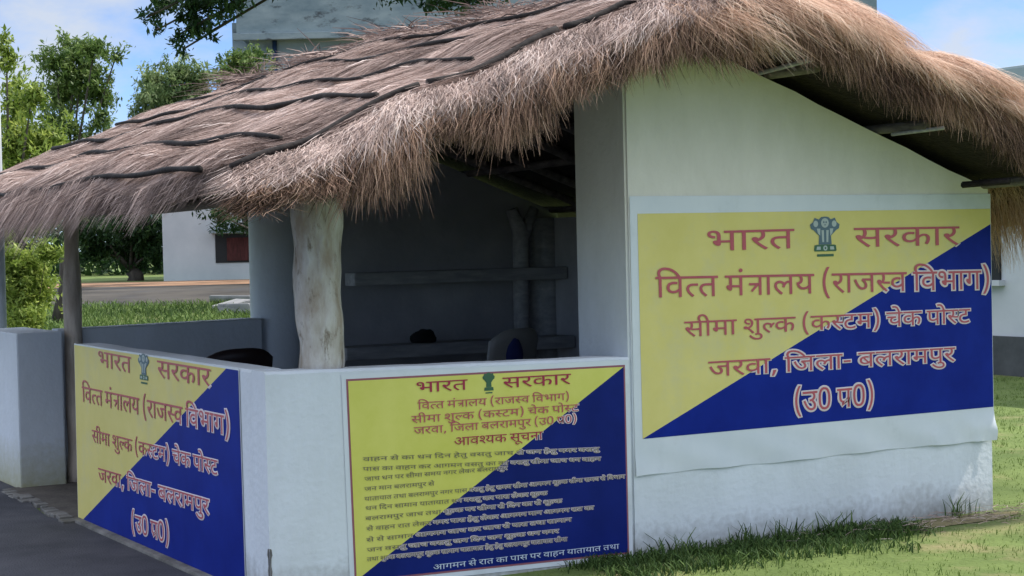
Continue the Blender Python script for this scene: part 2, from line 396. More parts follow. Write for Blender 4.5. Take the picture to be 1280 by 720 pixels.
# shelf planks across the back of the room, forked post, pier and pole end
sA, sB, sx0 = on_plane((580, 337), 1, 3.96), on_plane((580, 353), 1, 3.96), on_plane((443, 345), 1, 3.96)
H(box('upper_shelf', (sx0[0], 3.96, sB[2]), (3.99, 4.12, sA[2]), M['shelf'], hut, .01))
sA, sB, sx0 = on_plane((580, 427), 1, 3.88), on_plane((580, 443), 1, 3.88), on_plane((433, 435), 1, 3.88)
H(box('lower_shelf', (sx0[0], 3.88, sB[2]), (3.99, 4.12, sA[2]), M['shelf'], hut, .01))
fk0 = on_plane((652, 420), 1, 4.22); fk1 = on_plane((650, 300), 1, 4.22); fka = on_plane((640, 262), 1, 4.22); fkb = on_plane((668, 260), 1, 4.22)
bm = bmesh.new()
bm_tube(bm, [Vector((fk0[0], 4.22, 0)), Vector(fk0), Vector(fk1)+Vector((.01, 0, .05)), Vector(fka)], [.06, .06, .062, .045], 10, .2)
bm_tube(bm, [Vector(fk1)+Vector((0, 0, -.02)), Vector(fk1)+Vector((.05, 0, .07)), Vector(fkb)], [.05, .045, .034], 10, .2)
H(from_bm('forked_post', bm, M['shelf'], hut, True))
pr0 = on_plane((692, 330), 1, 4.15)
H(tube('round_pier', [(pr0[0], 4.30, 0), (pr0[0], 4.30, .9), (pr0[0], 4.30, 1.70)], [.16, .15, .15], M['shelf'], hut, 20, .05))

# ---- roof
Y0, Y1 = -.42, 5.6
XL, XR = -.34, 4.95
def lerpc(y): return np.clip((y+.3)/3.0, 0, 1)
def ztop(x, y):
    x = np.asarray(x, float); y = np.asarray(y, float)
    d = np.abs(x-RX)
    ds = np.sqrt(d*d+.012)-.06
    zl = 2.755-.385*ds+.05*lerpc(y)-.045*np.clip((y-3)/2.5, 0, 1)
    zr = 2.83-.365*ds
    z = np.where(x < RX, zl, zr*smooth((x-RX)/.3)+zl*(1-smooth((x-RX)/.3)))
    ed = np.where(x < RX, np.clip((RX-x-2.15)/.4, 0, 1.5), np.clip((x-RX-2.45)/.5, 0, 1.3))
    z = z-np.where(x < RX, .03+.09*np.clip((y-.2)/2, 0, 1), .10)*ed**2
    z = z-.09*np.clip((-.16-y)/.26, 0, 1.4)**2-np.where(x < RX, .035*np.clip((.35-y)/.5, 0, 1), 0)
    z = z-.08*np.clip((y-5.3)/.3, 0, 1)**2
    return z
def trim(y): return .13*np.clip((.25-y)/.5, 0, 1)     # the left eave is cut back toward its front corner
def bump(x, y):                                   # lumps of the tied bundles
    d = np.abs(np.asarray(x, float)-RX)
    return .016*np.sin(y*5.1+1.7*np.sin(d*3.1))+.018*np.sin(y*2.3+d*1.1+1)+.014*np.sin(d*9.0+.6*np.sin(y*1.7))
BAT_L = [-.30, .06, .50, .98, 1.42, 1.78]
def batten_x(k, y): return BAT_L[k]+.014*math.sin(y*1.9+k*2.1)+.05*mnoise.noise((y*.55, k*3.7, .5))+.015*mnoise.noise((y*3.0, k*1.7, 9.5))+.035*(y*.3 if k >= 2 else 0)
def sag(x, y):                                    # straw pulled down under each tied batten
    s = np.zeros_like(np.asarray(x, float))
    for b in BAT_L: s = s+.022*np.exp(-((x-b)/.06)**2)
    return np.where(np.asarray(x) < RX, s, 0)
def roof_slab(name, xa, xb, mat):
    nx, ny = 34, 70
    xs = np.linspace(xa, xb, nx); ys = np.linspace(Y0, Y1, ny)
    X, Y = np.meshgrid(xs, ys, indexing='ij')
    if xa < xb and xa == XL: X = RX-(RX-X)*(1-trim(Y)/(RX-XL))
    T = ztop(X, Y)+bump(X, Y)-sag(X, Y)-.015
    B = np.minimum(walltop(X)+.075, T-.05)
    B = np.where(np.abs(X-RX) > 2.3, np.minimum(B, T-.05), B)
    V = np.concatenate([np.stack([X, Y, T], -1).reshape(-1, 3), np.stack([X, Y, B], -1).reshape(-1, 3)])
    n = nx*ny; fs = []
    for i in range(nx-1):
        for j in range(ny-1):
            a = i*ny+j; fs.append((a, a+ny, a+ny+1, a+1)); fs.append((n+a, n+a+1, n+a+ny+1, n+a+ny))
    for i in range(nx-1):
        for j in (0, ny-1):
            a = i*ny+j; fs.append((a, a+ny, n+a+ny, n+a))
    for j in range(ny-1):
        for i in (0, nx-1):
            a = i*ny+j; fs.append((a, a+1, n+a+1, n+a))
    o = pydata(name, V, fs, mat, hut, False)
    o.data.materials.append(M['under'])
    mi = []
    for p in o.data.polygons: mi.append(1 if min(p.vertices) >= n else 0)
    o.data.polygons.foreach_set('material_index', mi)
    bm = bmesh.new(); bm.from_mesh(o.data); bmesh.ops.recalc_face_normals(bm, faces=bm.faces); bm.to_mesh(o.data); bm.free()
    return H(o)
slab_l = roof_slab('left_thatch', XL, RX, M['thatch'])
slab_r = roof_slab('right_thatch', RX, XR, M['thatch'])

def straw_field(n, left, name, parent, lmin=.22, lmax=.5, mat=None, loose=False):
    """combed straw lying down the slope, in hand-sized bundles"""
    sg = -1.0 if left else 1.0
    ln = rng.uniform(lmin, lmax, n)*.92
    ya = Y0+.02 if not left else -.32
    y = ya+rng.random(n)*(Y1-ya)
    if left:
        bi = np.floor(y/.11+.35*np.sin(y*31)).astype(int)
    else: bi = np.floor(y/.13).astype(int)
    bt = rng.normal(0, 1, 4000)
    run = (RX-XL if left else XR-RX)-.02
    u = rng.random(n)*run                                # where the straw ends, measured from the ridge
    u1 = u+.05+.035*rng.random(n); u0 = np.maximum(.01, u1-ln)
    u1 = np.minimum(u1, run+.045-(trim(y) if left else 0)); u0 = np.minimum(u0, u1-.05)
    cor = np.clip((.55-y)/.75, 0, 1)*np.clip((u1-1.6)/.8, 0, 1) if left else 0*y     # gathered toward the front corner
    ang = rng.normal(0, .055, n)+.07*np.sin(y*3.0+u*2)+.03*bt[bi % 4000]+.28*cor+(rng.normal(0, .55, n) if loose else 0)
    x = RX+sg*u0; x1 = RX+sg*u1; y1 = y+(u1-u0)*np.sin(ang)
    xm = (x+x1)/2; ym = (y+y1)/2+rng.normal(0, .006, n)
    lift = np.abs(rng.normal(0, .0055, n))+(.012 if loose else 0)
    ripple = .010*np.sin(y*57+2*np.sin(u*2.1))*np.sin(y*21+u)
    def P(xx, yy, h):
        lim = XL-.02 if left else XR+.02
        over = np.maximum(0, (lim-xx)*(1 if left else -1))
        zz = ztop(xx, yy)+bump(xx, yy)-sag(xx, yy)+h-over*.35+ripple
        return np.stack([xx, yy, zz], -1)
    Pn = np.stack([P(x, y, -.010+lift*.2), P(xm, ym, lift), P(x1, y1, lift*1.1+rng.random(n)*.012)], 1)
    tone = np.clip(rng.normal(.52, .15, n)+.07*bt[bi % 4000]+.10*np.sin(u*5+y*.6)+.09*np.sin(y*43+u)-.20*np.clip(np.sin(u*4.1+1.3*np.sin(y*2.2))*np.sin(y*3.7+u)*2-.5, 0, 1)+(rng.normal(.1, .3, n) if loose else 0), 0, 1)
    side = np.tile(np.array([[0, 1.0, 0]]), (n, 1))+rng.normal(0, .35, (n, 3))
    V, Fa, tn = ribbons(Pn, rng.uniform(.0014, .0034, n)*(2.0 if loose else 1), side, tone)
    return H(fast_mesh(name, V, Fa, mat or M['straw'], parent, tn))
straw_field(150000, True, 'left_straw', hut)
straw_field(2600, True, 'loose_straw', hut, .08, .26, loose=True)
straw_field(16000, False, 'right_straw', hut, mat=M['straw_r'])

def clumpy(x, cl):
    r = np.zeros_like(x)
    for c, w, h in cl: r = r+h*np.exp(-((x-c)/w)**2)
    return r
def course(x): return .14*np.mod((x-RX+.64)/.72, 1.0)**1.5*np.clip((x-2.2)/.3, 0, 1)      # the right verge is laid in overlapping courses
HX = [-.4, -.3, -.1, .05, .2, .36, .46, .53, .6, .75, .9, 1.05, 1.16, 1.4, 1.6, 1.85, 2.1, 2.36, 2.5, 2.8, 3.1, 3.3, 3.6, 3.93, 4.3, 5.0]
HZ = [.02, .02, .06, .09, .15, .28, .28, .17, .13, .15, .23, .28, .19, .15, .20, .20, .20, .17, .26, .28, .20, .27, .19, .26, .24, .30]     # how far the straw hangs at each place along the verge
def tufts(nt, per, xa, xb, left, name, mat, hang, jit, ys, drop, fwd, along, cl=(), tone0=.5, wid=(.0013, .0031), rise=0.0, spread=.035, tsd=.12):
    """tied tufts of straw along the front verge; the straws of one tuft share direction, length and colour"""
    tx = np.sort(xa+(xb-xa)*rng.random(nt)); n = nt*per
    td = drop*rng.random(nt); th = np.maximum(.018, np.interp(tx, HX, HZ)*hang*np.where(rng.random(nt) < .22, rng.uniform(.35, .7, nt), rng.uniform(.75, 1.12, nt))-td*.6)
    ta = along*rng.uniform(.3, 1.4, nt)+rng.normal(0, .05, nt); tf = fwd*rng.uniform(.6, 1.3, nt); tt = rng.normal(tone0, tsd, nt)-.18*(np.sin(tx*23+2*np.sin(tx*7)) > .55)
    ty = rng.uniform(ys[0], ys[1], nt)
    R = lambda a: np.repeat(a, per)
    x = R(tx)+rng.normal(0, spread, n); y = np.maximum(R(ty)+rng.normal(0, .03, n), Y0-.05)
    h = R(th)*rng.uniform(.45, 1.12, n); a = R(ta)+rng.normal(0, .035*jit, n); f_ = R(tf)*rng.uniform(.6, 1.15, n)
    yy = np.maximum(y, Y0)
    cz = 0 if left else course(x)
    z = ztop(x, yy)+bump(x, yy)+cz+rise-R(td)-.02*rng.random(n)
    sg = -1.0 if left else 1.0
    sl = -.36*np.abs(a)
    p0 = np.stack([x, y, z], -1)
    p1 = p0+np.stack([sg*a*.40, -f_*.50, .4*sl+.012-.03*rng.random(n)-.10*h], -1)
    p2 = p1+np.stack([sg*a*.35+rng.normal(0, .010*jit, n), -f_*.35, .35*sl-.42*h], -1)
    p3 = p2+np.stack([sg*a*.25+rng.normal(0, .020*jit, n), -f_*.15*rng.random(n), .25*sl-.48*h], -1)
    tone = np.clip(R(tt)+rng.normal(0, .13, n)-1.2*R(td), 0, 1)  # deeper tufts toned darker, the shade inside the verge put into their colour
    sd = np.stack([np.ones(n), rng.normal(0, .5, n), rng.normal(0, .3, n)], -1)
    V, Fa, tn = ribbons(np.stack([p0, p1, p2, p3], 1), rng.uniform(wid[0], wid[1], n), sd, tone)
    return H(fast_mesh(name, V, Fa, mat, hut, tn))
CL = [(.42, .10, .30), (.14, .08, .06), (1.22, .09, .14), (1.72, .10, .20)]
tufts(560, 62, -.20, RX+.2, True, 'verge_underlayer', M['straw_r'], 1.0, 1.1, (-.42, -.36), .11, .06, .05, (), .34, tsd=.15, spread=.03)
tufts(520, 66, -.22, RX+.25, True, 'left_verge_fringe', M['straw'], .50, 1.2, (-.40, -.29), .015, .085, .05, (), .60, rise=.006, tsd=.22, spread=.026)
tufts(420, 62, RX-.25, XR, False, 'verge_underlayer', M['straw_r'], 1.05, 1.7, (-.43, -.36), .13, .09, .14, (), .30, tsd=.15, spread=.045)
tufts(640, 66, RX-.30, XR, False, 'right_verge_fringe', M['straw_r'], .60, 1.9, (-.43, -.14), .02, .18, .32, (), .66, rise=.006, spread=.038, tsd=.20)  # pale tone stands in for sunlight on this fringe
# eaves: straw ends hanging past the roof edge
def eave_fringe(n, left, name, mat):
    y = Y0+(Y1-Y0)*rng.random(n); sg = -1.0 if left else 1.0
    xe = XL+trim(y) if left else XR+0*y
    x = xe-sg*rng.random(n)*.25
    thick = rng.random(n)*.13
    z0 = ztop(x, y)+bump(x, y)-thick*(np.abs(x-xe) < .12)
    ln = rng.uniform(.06, .155, n)*(.85+.3*np.sin(y*4+2*np.sin(y*1.7)))*(.55+.45*np.clip((y+.4)/.9, 0, 1))*(1+.75*np.clip((y-.2)/2, 0, 1))
    ay = rng.normal(0, .10, n)+.05*np.sin(y*9)+.25*np.clip((.5-y)/.8, 0, 1)
    p0 = np.stack([x, y, z0], -1)
    p1 = p0+np.stack([sg*ln*.6, ay*.5*ln*2, -ln*.30], -1)
    p2 = p1+np.stack([sg*ln*.35, ay*.5*ln*2, -ln*.55], -1)
    tone = np.clip(rng.normal(.38, .17, n)+.18*np.sin(y*17), 0, 1)
    V, Fa, tn = ribbons(np.stack([p0, p1, p2], 1), rng.uniform(.0016, .004, n), np.stack([rng.normal(0, .4, n), np.ones(n), rng.normal(0, .4, n)], -1), tone)
    return H(fast_mesh(name, V, Fa, mat, hut, tn))
eave_fringe(20000, True, 'left_eave_fringe', M['straw'])
eave_fringe(4500, False, 'right_eave_fringe', M['straw_r'])
# a bundle that has slipped and hangs under the right eave, past the wall corner
n = 2600
x = rng.uniform(4.27, 4.85, n); y = rng.uniform(-.05, .55, n); z0 = walltop(4.5)+.13-.37*(x-4.5)
h = rng.uniform(.18, .42, n)*(.7+.4*np.sin(x*14))
p0 = np.stack([x, y, z0], -1); p1 = p0+np.stack([rng.normal(.01, .025, n), rng.normal(-.04, .03, n), -h*.5], -1); p2 = p1+np.stack([rng.normal(.01, .035, n), rng.normal(-.03, .03, n), -h*.5], -1)
V, Fa, tn = ribbons(np.stack([p0, p1, p2], 1), rng.uniform(.0016, .0036, n), np.stack([np.ones(n), rng.normal(0, .5, n), rng.normal(0, .3, n)], -1), np.clip(rng.normal(.55, .2, n), 0, 1))
H(fast_mesh('hanging_straw', V, Fa, M['straw_r'], hut, tn))
# ragged ridge crest
n = 5000
y = Y0+(Y1-Y0)*rng.random(n); x = RX+rng.normal(0, .10, n)
z0 = ztop(x, y)+bump(x, y)
p0 = np.stack([x, y, z0], -1)
d_ = np.stack([rng.normal(0, .16, n), rng.normal(0, .16, n), np.abs(rng.normal(0, .035, n))*(1+np.sin(y*5))], -1)
p1 = p0+d_*.6; p2 = p0+d_+np.stack([0*x, 0*x, -.03*np.ones(n)], -1)
V, Fa, tn = ribbons(np.stack([p0, p1, p2], 1), rng.uniform(.003, .008, n), None, np.clip(rng.normal(.25, .16, n), 0, 1))
H(fast_mesh('ridge_straw', V, Fa, M['straw'], hut, tn))
# battens tied over the left slope
for k in range(len(BAT_L)):
    ys = np.linspace(-.10 if k != 4 else .2, Y1-.3, 46)
    pts = []
    for yy in ys:
        xx = batten_x(k, yy); zz = float(ztop(xx, yy)+.55*bump(xx, yy)-sag(np.array(xx), yy))+.040+.006*mnoise.noise((yy*2.2, k, 3))
        pts.append((xx, yy, zz))
    H(tube('batten', pts, [(.0135+.008*mnoise.noise((yy*3, k*2, 1)))*(1.0 if k < 3 else .85) for yy in ys], M['batten'], hut, 7, .3))
# dark tubes added to draw the shade in the groove between slope and verge roll
for (xa_, xb_) in ((XL+.10, .62), (.66, 1.32), (1.36, 2.0)):
    pts = []
    for i in range(16):
        xx = xa_+(xb_-xa_)*i/15; yy = -.275+.015*math.sin(xx*5)+.02*mnoise.noise((xx*3, 2, 1))
        pts.append((xx, yy, float(ztop(xx, yy)+bump(xx, yy))+.012))
    H(tube('groove_shade_tube', pts, [.016+.008*mnoise.noise((p[0]*5, 1, 1)) for p in pts], M['batten'], hut, 7, .3))
# rafters and purlins under the thatch
for yy in (.72, 1.2, 1.75, 2.35, 2.95, 3.55, 4.1):
    for sg in (-1, 1):
        e = (XL+.25) if sg < 0 else (XR-.3)
        p = [Vector((x_, yy+.04*math.sin(x_*3+yy), walltop(x_)+.035)) for x_ in np.linspace(RX, e, 8)]
        H(tube('rafter', p, [.035]*4+[.03]*4, M['timber'], hut, 8, .2))
for xx in (-.12, .75, 1.45, 2.1, 2.75, 3.45, 4.17):
    ov = -.34 if xx > 2 else -.12
    H(tube('purlin', wobble((xx, ov, walltop(xx)-(.0 if xx > 4 or xx < 0 else -.04)), (xx, 5.3, walltop(xx)+.01), 12, .03, xx), .026, M['timber'], hut, 8, .2))
# bare sticks poking from the right verge
for (pa, pb_, r) in (((948, 92), (1015, 74), .011), ((1115, 168), (1180, 160), .010), ((1203, 231), (1262, 226), .016)):
    a = on_plane(pa, 1, -.12); b = on_plane(pb_, 1, -.42)
    H(tube('stick', [a, (a+b)/2, b], r, M['shelf'] if r < .015 else M['batten'], hut, 6, .2))

# ------------------------------------------------------------------ lettering
GL = {
 '(': (204, "122,-95 96,-54 75,-9 59,39 48,90 41,141 39,194 41,246 48,297 59,347 75,394 96,437 122,478 169,478 145,436 125,391 109,344 97,295 90,244 88,193 90,142 97,92 109,42 125,-6 145,-52 169,-95"),
 ')': (204, "34,-95 58,-53 78,-8 94,40 106,89 113,139 115,190 113,241 106,291 94,341 79,389 58,435 34,478 81,478 107,437 128,392 144,343 155,293 162,241 164,189 162,137 155,86 144,36 128,-11 107,-54 81,-95"),
 ',': (154, "26,-74 32,-51 38,-27 43,-2 48,23 51,46 55,67 110,67 114,60 109,39 102,17 93,-6 84,-30 74,-53 65,-74"),
 '-': (196, "28,194 167,194 167,147 28,147"),
 '0': (317, "158,-6 118,0 85,19 60,50 42,92 31,144 28,206 29,248 33,286 40,319 51,348 65,372 82,391 103,405 129,414 158,416 199,410 232,392 257,361 275,319 286,267 289,206 288,164 284,126 277,92 266,63 252,39 235,20 213,5 188,-3;158,38 184,43 204,56 219,79 230,112 236,154 238,206 236,257 230,299 219,331 204,354 184,368 158,373 132,368 112,354 97,331 87,299 81,257 79,206 81,154 87,112 97,80 112,57 132,43"),
 'ं': (0, "-106,443 -104,456 -97,467 -87,474 -75,477 -62,474 -52,467 -45,456 -43,443 -45,431 -52,420 -62,413 -75,410 -87,413 -97,420 -104,431"),
 'आ': (588, "270,125 267,101 258,81 244,65 225,55 203,48 179,46 147,50 118,62 91,83 66,113 41,153 17,204 57,219 74,182 92,150 111,123 131,104 152,92 175,88 195,90 211,98 221,111 225,130 222,150 213,168 199,184 183,199 167,197 149,196 146,236 180,240 202,250 214,265 218,284 215,302 205,314 190,321 173,323 153,321 135,317 117,310 98,302 84,341 101,349 121,356 145,361 171,363 199,361 222,353 240,341 253,324 261,306 264,284 259,257 247,234 225,215 237,204 258,202 279,201 297,201 312,203 326,205 341,209 341,316 299,316 299,357 596,357 596,316 536,316 536,0 490,0 490,316 388,316 388,0 341,0 341,167 328,164 314,162 301,161 286,160 275,161 261,162 268,144"),
 'उ': (315, "0,357 323,357 323,316 260,316 274,293 279,267 274,235 258,209 233,188 253,169 270,146 279,128 285,109 287,87 283,61 274,39 258,22 238,10 215,2 188,0 167,2 146,8 126,18 107,32 88,51 69,75 51,104 34,139 17,180 57,194 69,165 80,139 93,115 106,94 120,76 135,62 158,47 184,43 205,45 223,53 234,68 238,92 235,115 225,135 209,155 189,173 171,170 152,169 149,209 175,211 196,216 212,224 227,241 232,266 230,282 223,296 214,308 202,316 0,316"),
 'क': (438, "446,316 260,316 260,200 279,216 302,226 327,229 350,227 370,219 388,205 401,187 409,164 411,137 409,110 403,81 396,61 386,42 374,22 333,46 346,66 356,88 363,112 365,136 363,160 354,176 341,186 323,190 302,185 281,171 260,148 260,0 213,0 213,100 198,89 179,78 156,70 130,68 104,71 79,79 58,92 41,112 30,136 26,167 30,195 40,219 58,240 81,255 109,264 140,267 154,266 170,265 195,261 191,219 181,221 168,223 155,224 143,225 113,221 91,210 78,192 73,168 77,141 90,123 109,112 131,108 155,111 176,120 195,133 213,149 213,316 0,316 0,357 446,357"),
 'ग': (324, "119,316 119,134 118,121 112,111 104,104 92,102 77,105 61,114 47,128 34,144 26,161 24,177 25,189 31,198 42,204 59,206 73,206 73,316 0,316 0,357 332,357 332,316 272,316 272,0 226,0 226,316"),
 'घ': (340, "348,316 288,316 288,0 242,0 242,95 223,85 202,76 178,70 149,68 121,70 97,78 77,91 62,108 52,129 49,153 51,169 55,184 63,198 74,210 53,223 37,241 27,262 24,285 26,302 30,316 0,316 0,357 348,357;96,155 100,134 112,119 130,111 153,108 181,111 205,120 226,134 242,149 242,316 83,316 74,301 71,284 74,265 83,251 97,242 115,237 132,240 151,241 165,240 177,240 173,199 165,200 157,200 132,197 112,188 100,174"),
 'च': (365, "373,316 313,316 313,0 267,0 267,95 251,85 231,76 209,70 182,68 154,71 130,79 109,92 94,111 84,133 81,158 83,174 88,189 96,203 106,213 22,212 22,253 190,253 211,253 223,253 219,213 201,213 171,209 147,198 132,181 127,157 131,136 144,120 162,111 182,108 209,111 231,120 250,134 267,149 267,316 0,316 0,357 373,357"),
 'ज': (427, "375,316 375,0 329,0 329,213 250,213 230,213 217,214 236,196 250,174 260,150 263,125 260,101 251,81 238,65 220,55 200,48 178,46 158,48 139,54 120,63 102,78 84,97 67,121 50,152 34,188 18,230 59,245 76,197 95,159 114,128 133,106 154,92 176,88 192,90 206,98 215,111 218,130 213,155 200,178 181,199 157,217 173,253 329,253 329,316 0,316 0,357 435,357 435,316"),
 'झ': (435, "156,128 139,127 122,123 107,119 92,113 68,131 47,151 33,175 29,202 30,217 34,230 41,240 50,249 64,257 80,263 99,266 125,267 180,267 180,316 0,316 0,357 443,357 443,316 383,316 383,0 337,0 337,120 322,117 308,115 294,114 278,113 266,114 252,116 255,103 257,88 254,65 246,46 233,30 215,17 193,8 166,2 183,-4 201,-11 219,-17 238,-23 219,-63 198,-53 177,-43 157,-32 137,-21 119,-10 101,1 71,4 47,11 33,21 28,37 30,49 35,58 45,65 58,67 70,65 82,61 95,52 111,40 126,39 151,40 171,44 188,51 205,66 210,88 207,105 196,117 179,125;276,154 296,155 317,158 337,163 337,316 227,316 227,226 121,226 106,226 96,225 89,222 83,219 77,211 75,199 77,187 83,176 91,167 100,159 128,166 158,169 181,167 202,161 219,158 236,156 255,154"),
 'ट': (290, "298,316 213,316 213,200 182,200 156,199 136,196 118,190 104,183 86,166 76,147 72,123 76,98 85,78 100,62 118,51 139,45 163,43 191,44 215,50 238,58 261,70 277,27 251,16 223,8 194,2 164,0 139,2 115,7 93,15 74,26 58,41 44,58 34,78 28,101 26,126 29,150 35,171 46,189 60,205 77,218 97,228 119,235 142,240 165,241 167,241 167,316 0,316 0,357 298,357"),
 'ढ': (324, "176,0 148,2 122,7 98,16 77,28 60,43 45,61 35,82 29,106 26,133 29,158 36,181 47,200 62,217 81,231 102,242 125,249 149,254 175,256 175,316 0,316 0,357 331,357 331,316 221,316 221,215 199,215 166,214 142,211 124,204 108,196 93,183 82,168 75,149 72,127 77,97 91,72 113,54 142,43 136,66 134,90 136,109 143,127 155,143 171,155 192,163 218,165 244,163 265,155 280,143 291,127 298,109 300,90 297,65 286,43 267,25 243,11 212,3;176,80 178,60 186,40 214,44 237,54 252,69 257,90 255,106 247,117 236,124 221,127 203,124 188,115 179,100"),
 'ण': (416, "364,316 364,0 318,0 318,316 241,316 241,184 240,162 236,144 230,128 221,114 207,101 190,92 169,86 144,84 112,88 85,99 65,118 57,133 51,151 47,174 45,202 45,316 0,316 0,357 423,357 423,316;143,125 168,129 184,143 190,154 193,165 194,181 195,203 195,316 92,316 92,203 92,183 94,167 97,155 102,144 109,136 118,130 129,126"),
 'त': (328, "276,316 276,0 230,0 230,188 167,188 136,188 115,185 99,180 86,172 76,157 72,136 78,108 94,82 110,64 131,44 156,23 125,-7 107,8 91,24 76,39 55,62 39,87 29,112 26,139 28,158 34,175 42,190 53,202 72,214 94,223 111,226 132,228 156,229 230,229 230,316 0,316 0,357 335,357 335,316"),
 'थ': (369, "318,316 318,0 271,0 271,103 253,93 231,84 206,78 177,76 146,79 118,88 94,104 74,125 58,152 48,185 80,194 106,204 124,217 141,240 146,268 143,293 133,312 118,323 98,326 85,325 75,319 68,311 65,299 77,276 112,265 107,225 84,229 65,237 48,247 32,269 26,298 32,326 47,347 71,359 99,363 122,360 144,353 163,340 179,322 190,299 193,269 190,243 183,220 170,200 153,184 131,170 105,157 119,139 134,127 154,119 180,117 208,119 231,128 252,141 271,158 271,316 224,316 224,357 377,357 377,316"),
 'द': (299, "237,-33 225,-14 214,6 204,25 196,42 182,40 165,39 141,41 116,45 93,53 72,65 53,80 39,101 30,126 26,156 29,180 35,200 46,216 59,230 80,245 105,254 124,259 145,261 167,262 169,262 169,316 0,316 0,357 307,357 307,316 216,316 216,221 188,221 158,220 134,217 115,212 99,204 88,194 80,182 74,168 72,150 78,123 95,100 113,89 136,83 165,80 172,80 179,81 177,92 176,101 179,118 188,130 200,136 214,138 236,134 252,124 262,109 265,93 263,77 256,65 247,56 235,49 243,35 252,21 263,5 276,-14"),
 'ध': (354, "362,316 302,316 302,0 256,0 256,86 237,76 217,67 193,61 163,59 135,62 111,70 91,82 76,100 67,120 64,144 65,159 69,174 76,188 85,200 61,213 41,231 28,254 24,283 27,305 35,324 48,340 65,353 85,360 107,363 135,359 158,347 174,328 179,305 173,279 156,254 121,277 126,283 130,289 131,296 132,302 131,311 126,318 118,324 106,326 91,323 78,314 70,299 67,281 69,264 76,251 86,242 99,235 113,231 128,228 146,231 165,233 179,232 191,231 187,191 179,191 171,191 146,188 126,179 114,165 110,146 114,125 126,111 145,102 168,99 196,102 219,112 239,125 256,141 256,316 220,316 220,357 362,357"),
 'न': (319, "0,357 327,357 327,316 268,316 268,0 221,0 221,171 117,171 117,140 115,126 109,116 100,110 88,108 74,111 59,120 44,133 32,149 24,166 21,183 23,195 29,204 40,210 56,212 221,212 221,316 0,316"),
 'प': (327, "275,316 275,0 229,0 229,110 211,100 192,91 171,86 146,84 124,86 104,92 87,100 74,111 61,128 52,148 47,173 45,206 45,316 0,316 0,357 335,357 335,316;229,316 92,316 92,212 92,191 94,175 96,162 99,152 103,145 109,138 126,128 151,125 173,127 194,136 213,147 229,161"),
 'ब': (328, "336,316 277,316 277,0 230,0 230,95 213,85 193,76 168,70 138,68 108,71 81,80 58,94 41,113 30,137 26,164 30,195 42,220 61,240 87,255 117,264 152,267 172,266 194,264 212,261 209,221 183,225 168,226 154,227 143,226 132,225 210,129 220,137 230,147 230,316 0,316 0,357 336,357;73,165 78,139 92,120 114,109 139,106 149,106 159,107 177,112 96,213 79,193"),
 'भ': (404, "100,363 120,362 138,357 153,349 167,337 177,324 184,306 189,283 191,251 191,184 306,184 306,316 231,316 231,357 412,357 412,316 353,316 353,0 306,0 306,144 191,144 191,122 189,106 182,95 173,89 163,87 151,89 140,94 128,102 117,112 108,124 101,136 96,148 94,160 96,169 102,177 113,183 129,184 145,184 145,245 145,269 142,286 139,299 133,309 118,322 97,326 83,324 74,319 67,310 65,299 69,285 79,275 97,268 125,264 121,223 94,227 71,234 52,244 33,267 26,299 32,328 48,348 72,359"),
 'म': (344, "292,316 292,0 246,0 246,144 119,144 119,122 117,106 111,95 102,89 91,87 80,89 68,94 57,102 46,112 37,124 29,136 24,148 22,160 24,169 30,177 41,183 57,184 72,184 72,316 0,316 0,357 352,357 352,316;246,316 119,316 119,184 246,184"),
 'य': (334, "342,357 342,316 282,316 282,0 235,0 235,103 218,93 197,84 173,78 145,76 113,80 85,91 62,111 43,136 30,167 22,203 53,212 75,224 88,240 92,262 90,278 85,292 78,305 71,316 0,316 0,357;74,173 87,148 103,131 123,120 149,117 176,120 199,129 219,142 235,157 235,316 121,316 130,296 136,276 138,256 131,219 110,191"),
 'र': (235, "227,24 196,-7 174,12 152,31 132,50 113,69 95,87 79,104 59,127 43,147 33,163 27,175 24,185 23,195 25,206 32,216 43,223 60,226 73,224 85,219 95,211 104,200 123,213 137,229 144,248 147,269 146,282 144,295 141,307 137,316 0,316 0,357 244,357 244,316 184,316 191,293 193,263 190,234 180,210 165,189 146,173 122,158 96,146 114,126 134,105 156,84 179,63 203,43"),
 'ल': (390, "0,316 0,357 398,357 398,316 338,316 338,0 292,0 292,204 284,204 270,203 256,198 242,188 228,173 216,150 204,119 160,133 168,158 179,180 165,189 151,196 136,201 120,203 100,199 85,190 75,174 72,156 75,134 85,114 100,94 121,73 137,58 156,41 177,23 146,-7 125,12 105,30 86,48 68,65 54,83 42,101 30,128 26,158 29,186 40,208 56,224 75,236 96,242 117,245 141,243 163,236 184,226 203,213 227,230 255,241 287,245 292,245 292,316"),
 'व': (320, "328,316 268,316 268,0 222,0 222,95 206,85 186,76 162,70 134,68 105,71 79,80 57,94 40,113 30,137 26,164 30,195 41,220 59,240 84,255 113,264 146,267 165,266 187,264 203,261 200,219 176,223 162,224 149,225 117,221 93,209 78,190 73,165 77,139 91,122 111,111 135,108 163,111 186,121 206,134 222,149 222,316 0,316 0,357 328,357"),
 'श': (391, "70,109 52,111 36,119 26,131 23,146 26,161 33,172 45,178 60,180 70,179 81,176 94,170 110,159 136,172 157,192 167,210 173,231 175,254 171,283 158,306 139,320 114,325 99,323 88,317 81,308 79,296 81,287 85,278 93,268 107,261 127,255 155,253 145,213 112,217 85,226 65,240 50,257 41,276 38,297 43,324 58,345 74,355 94,361 117,363 143,360 168,351 189,335 206,314 214,296 219,276 221,253 218,227 212,203 201,179 186,159 168,141 146,127 163,111 180,95 196,77 211,59 225,42 238,25 201,-1 182,25 164,48 148,67 132,84 117,99 103,111 87,109;339,316 339,0 293,0 293,316 242,316 242,357 399,357 399,316"),
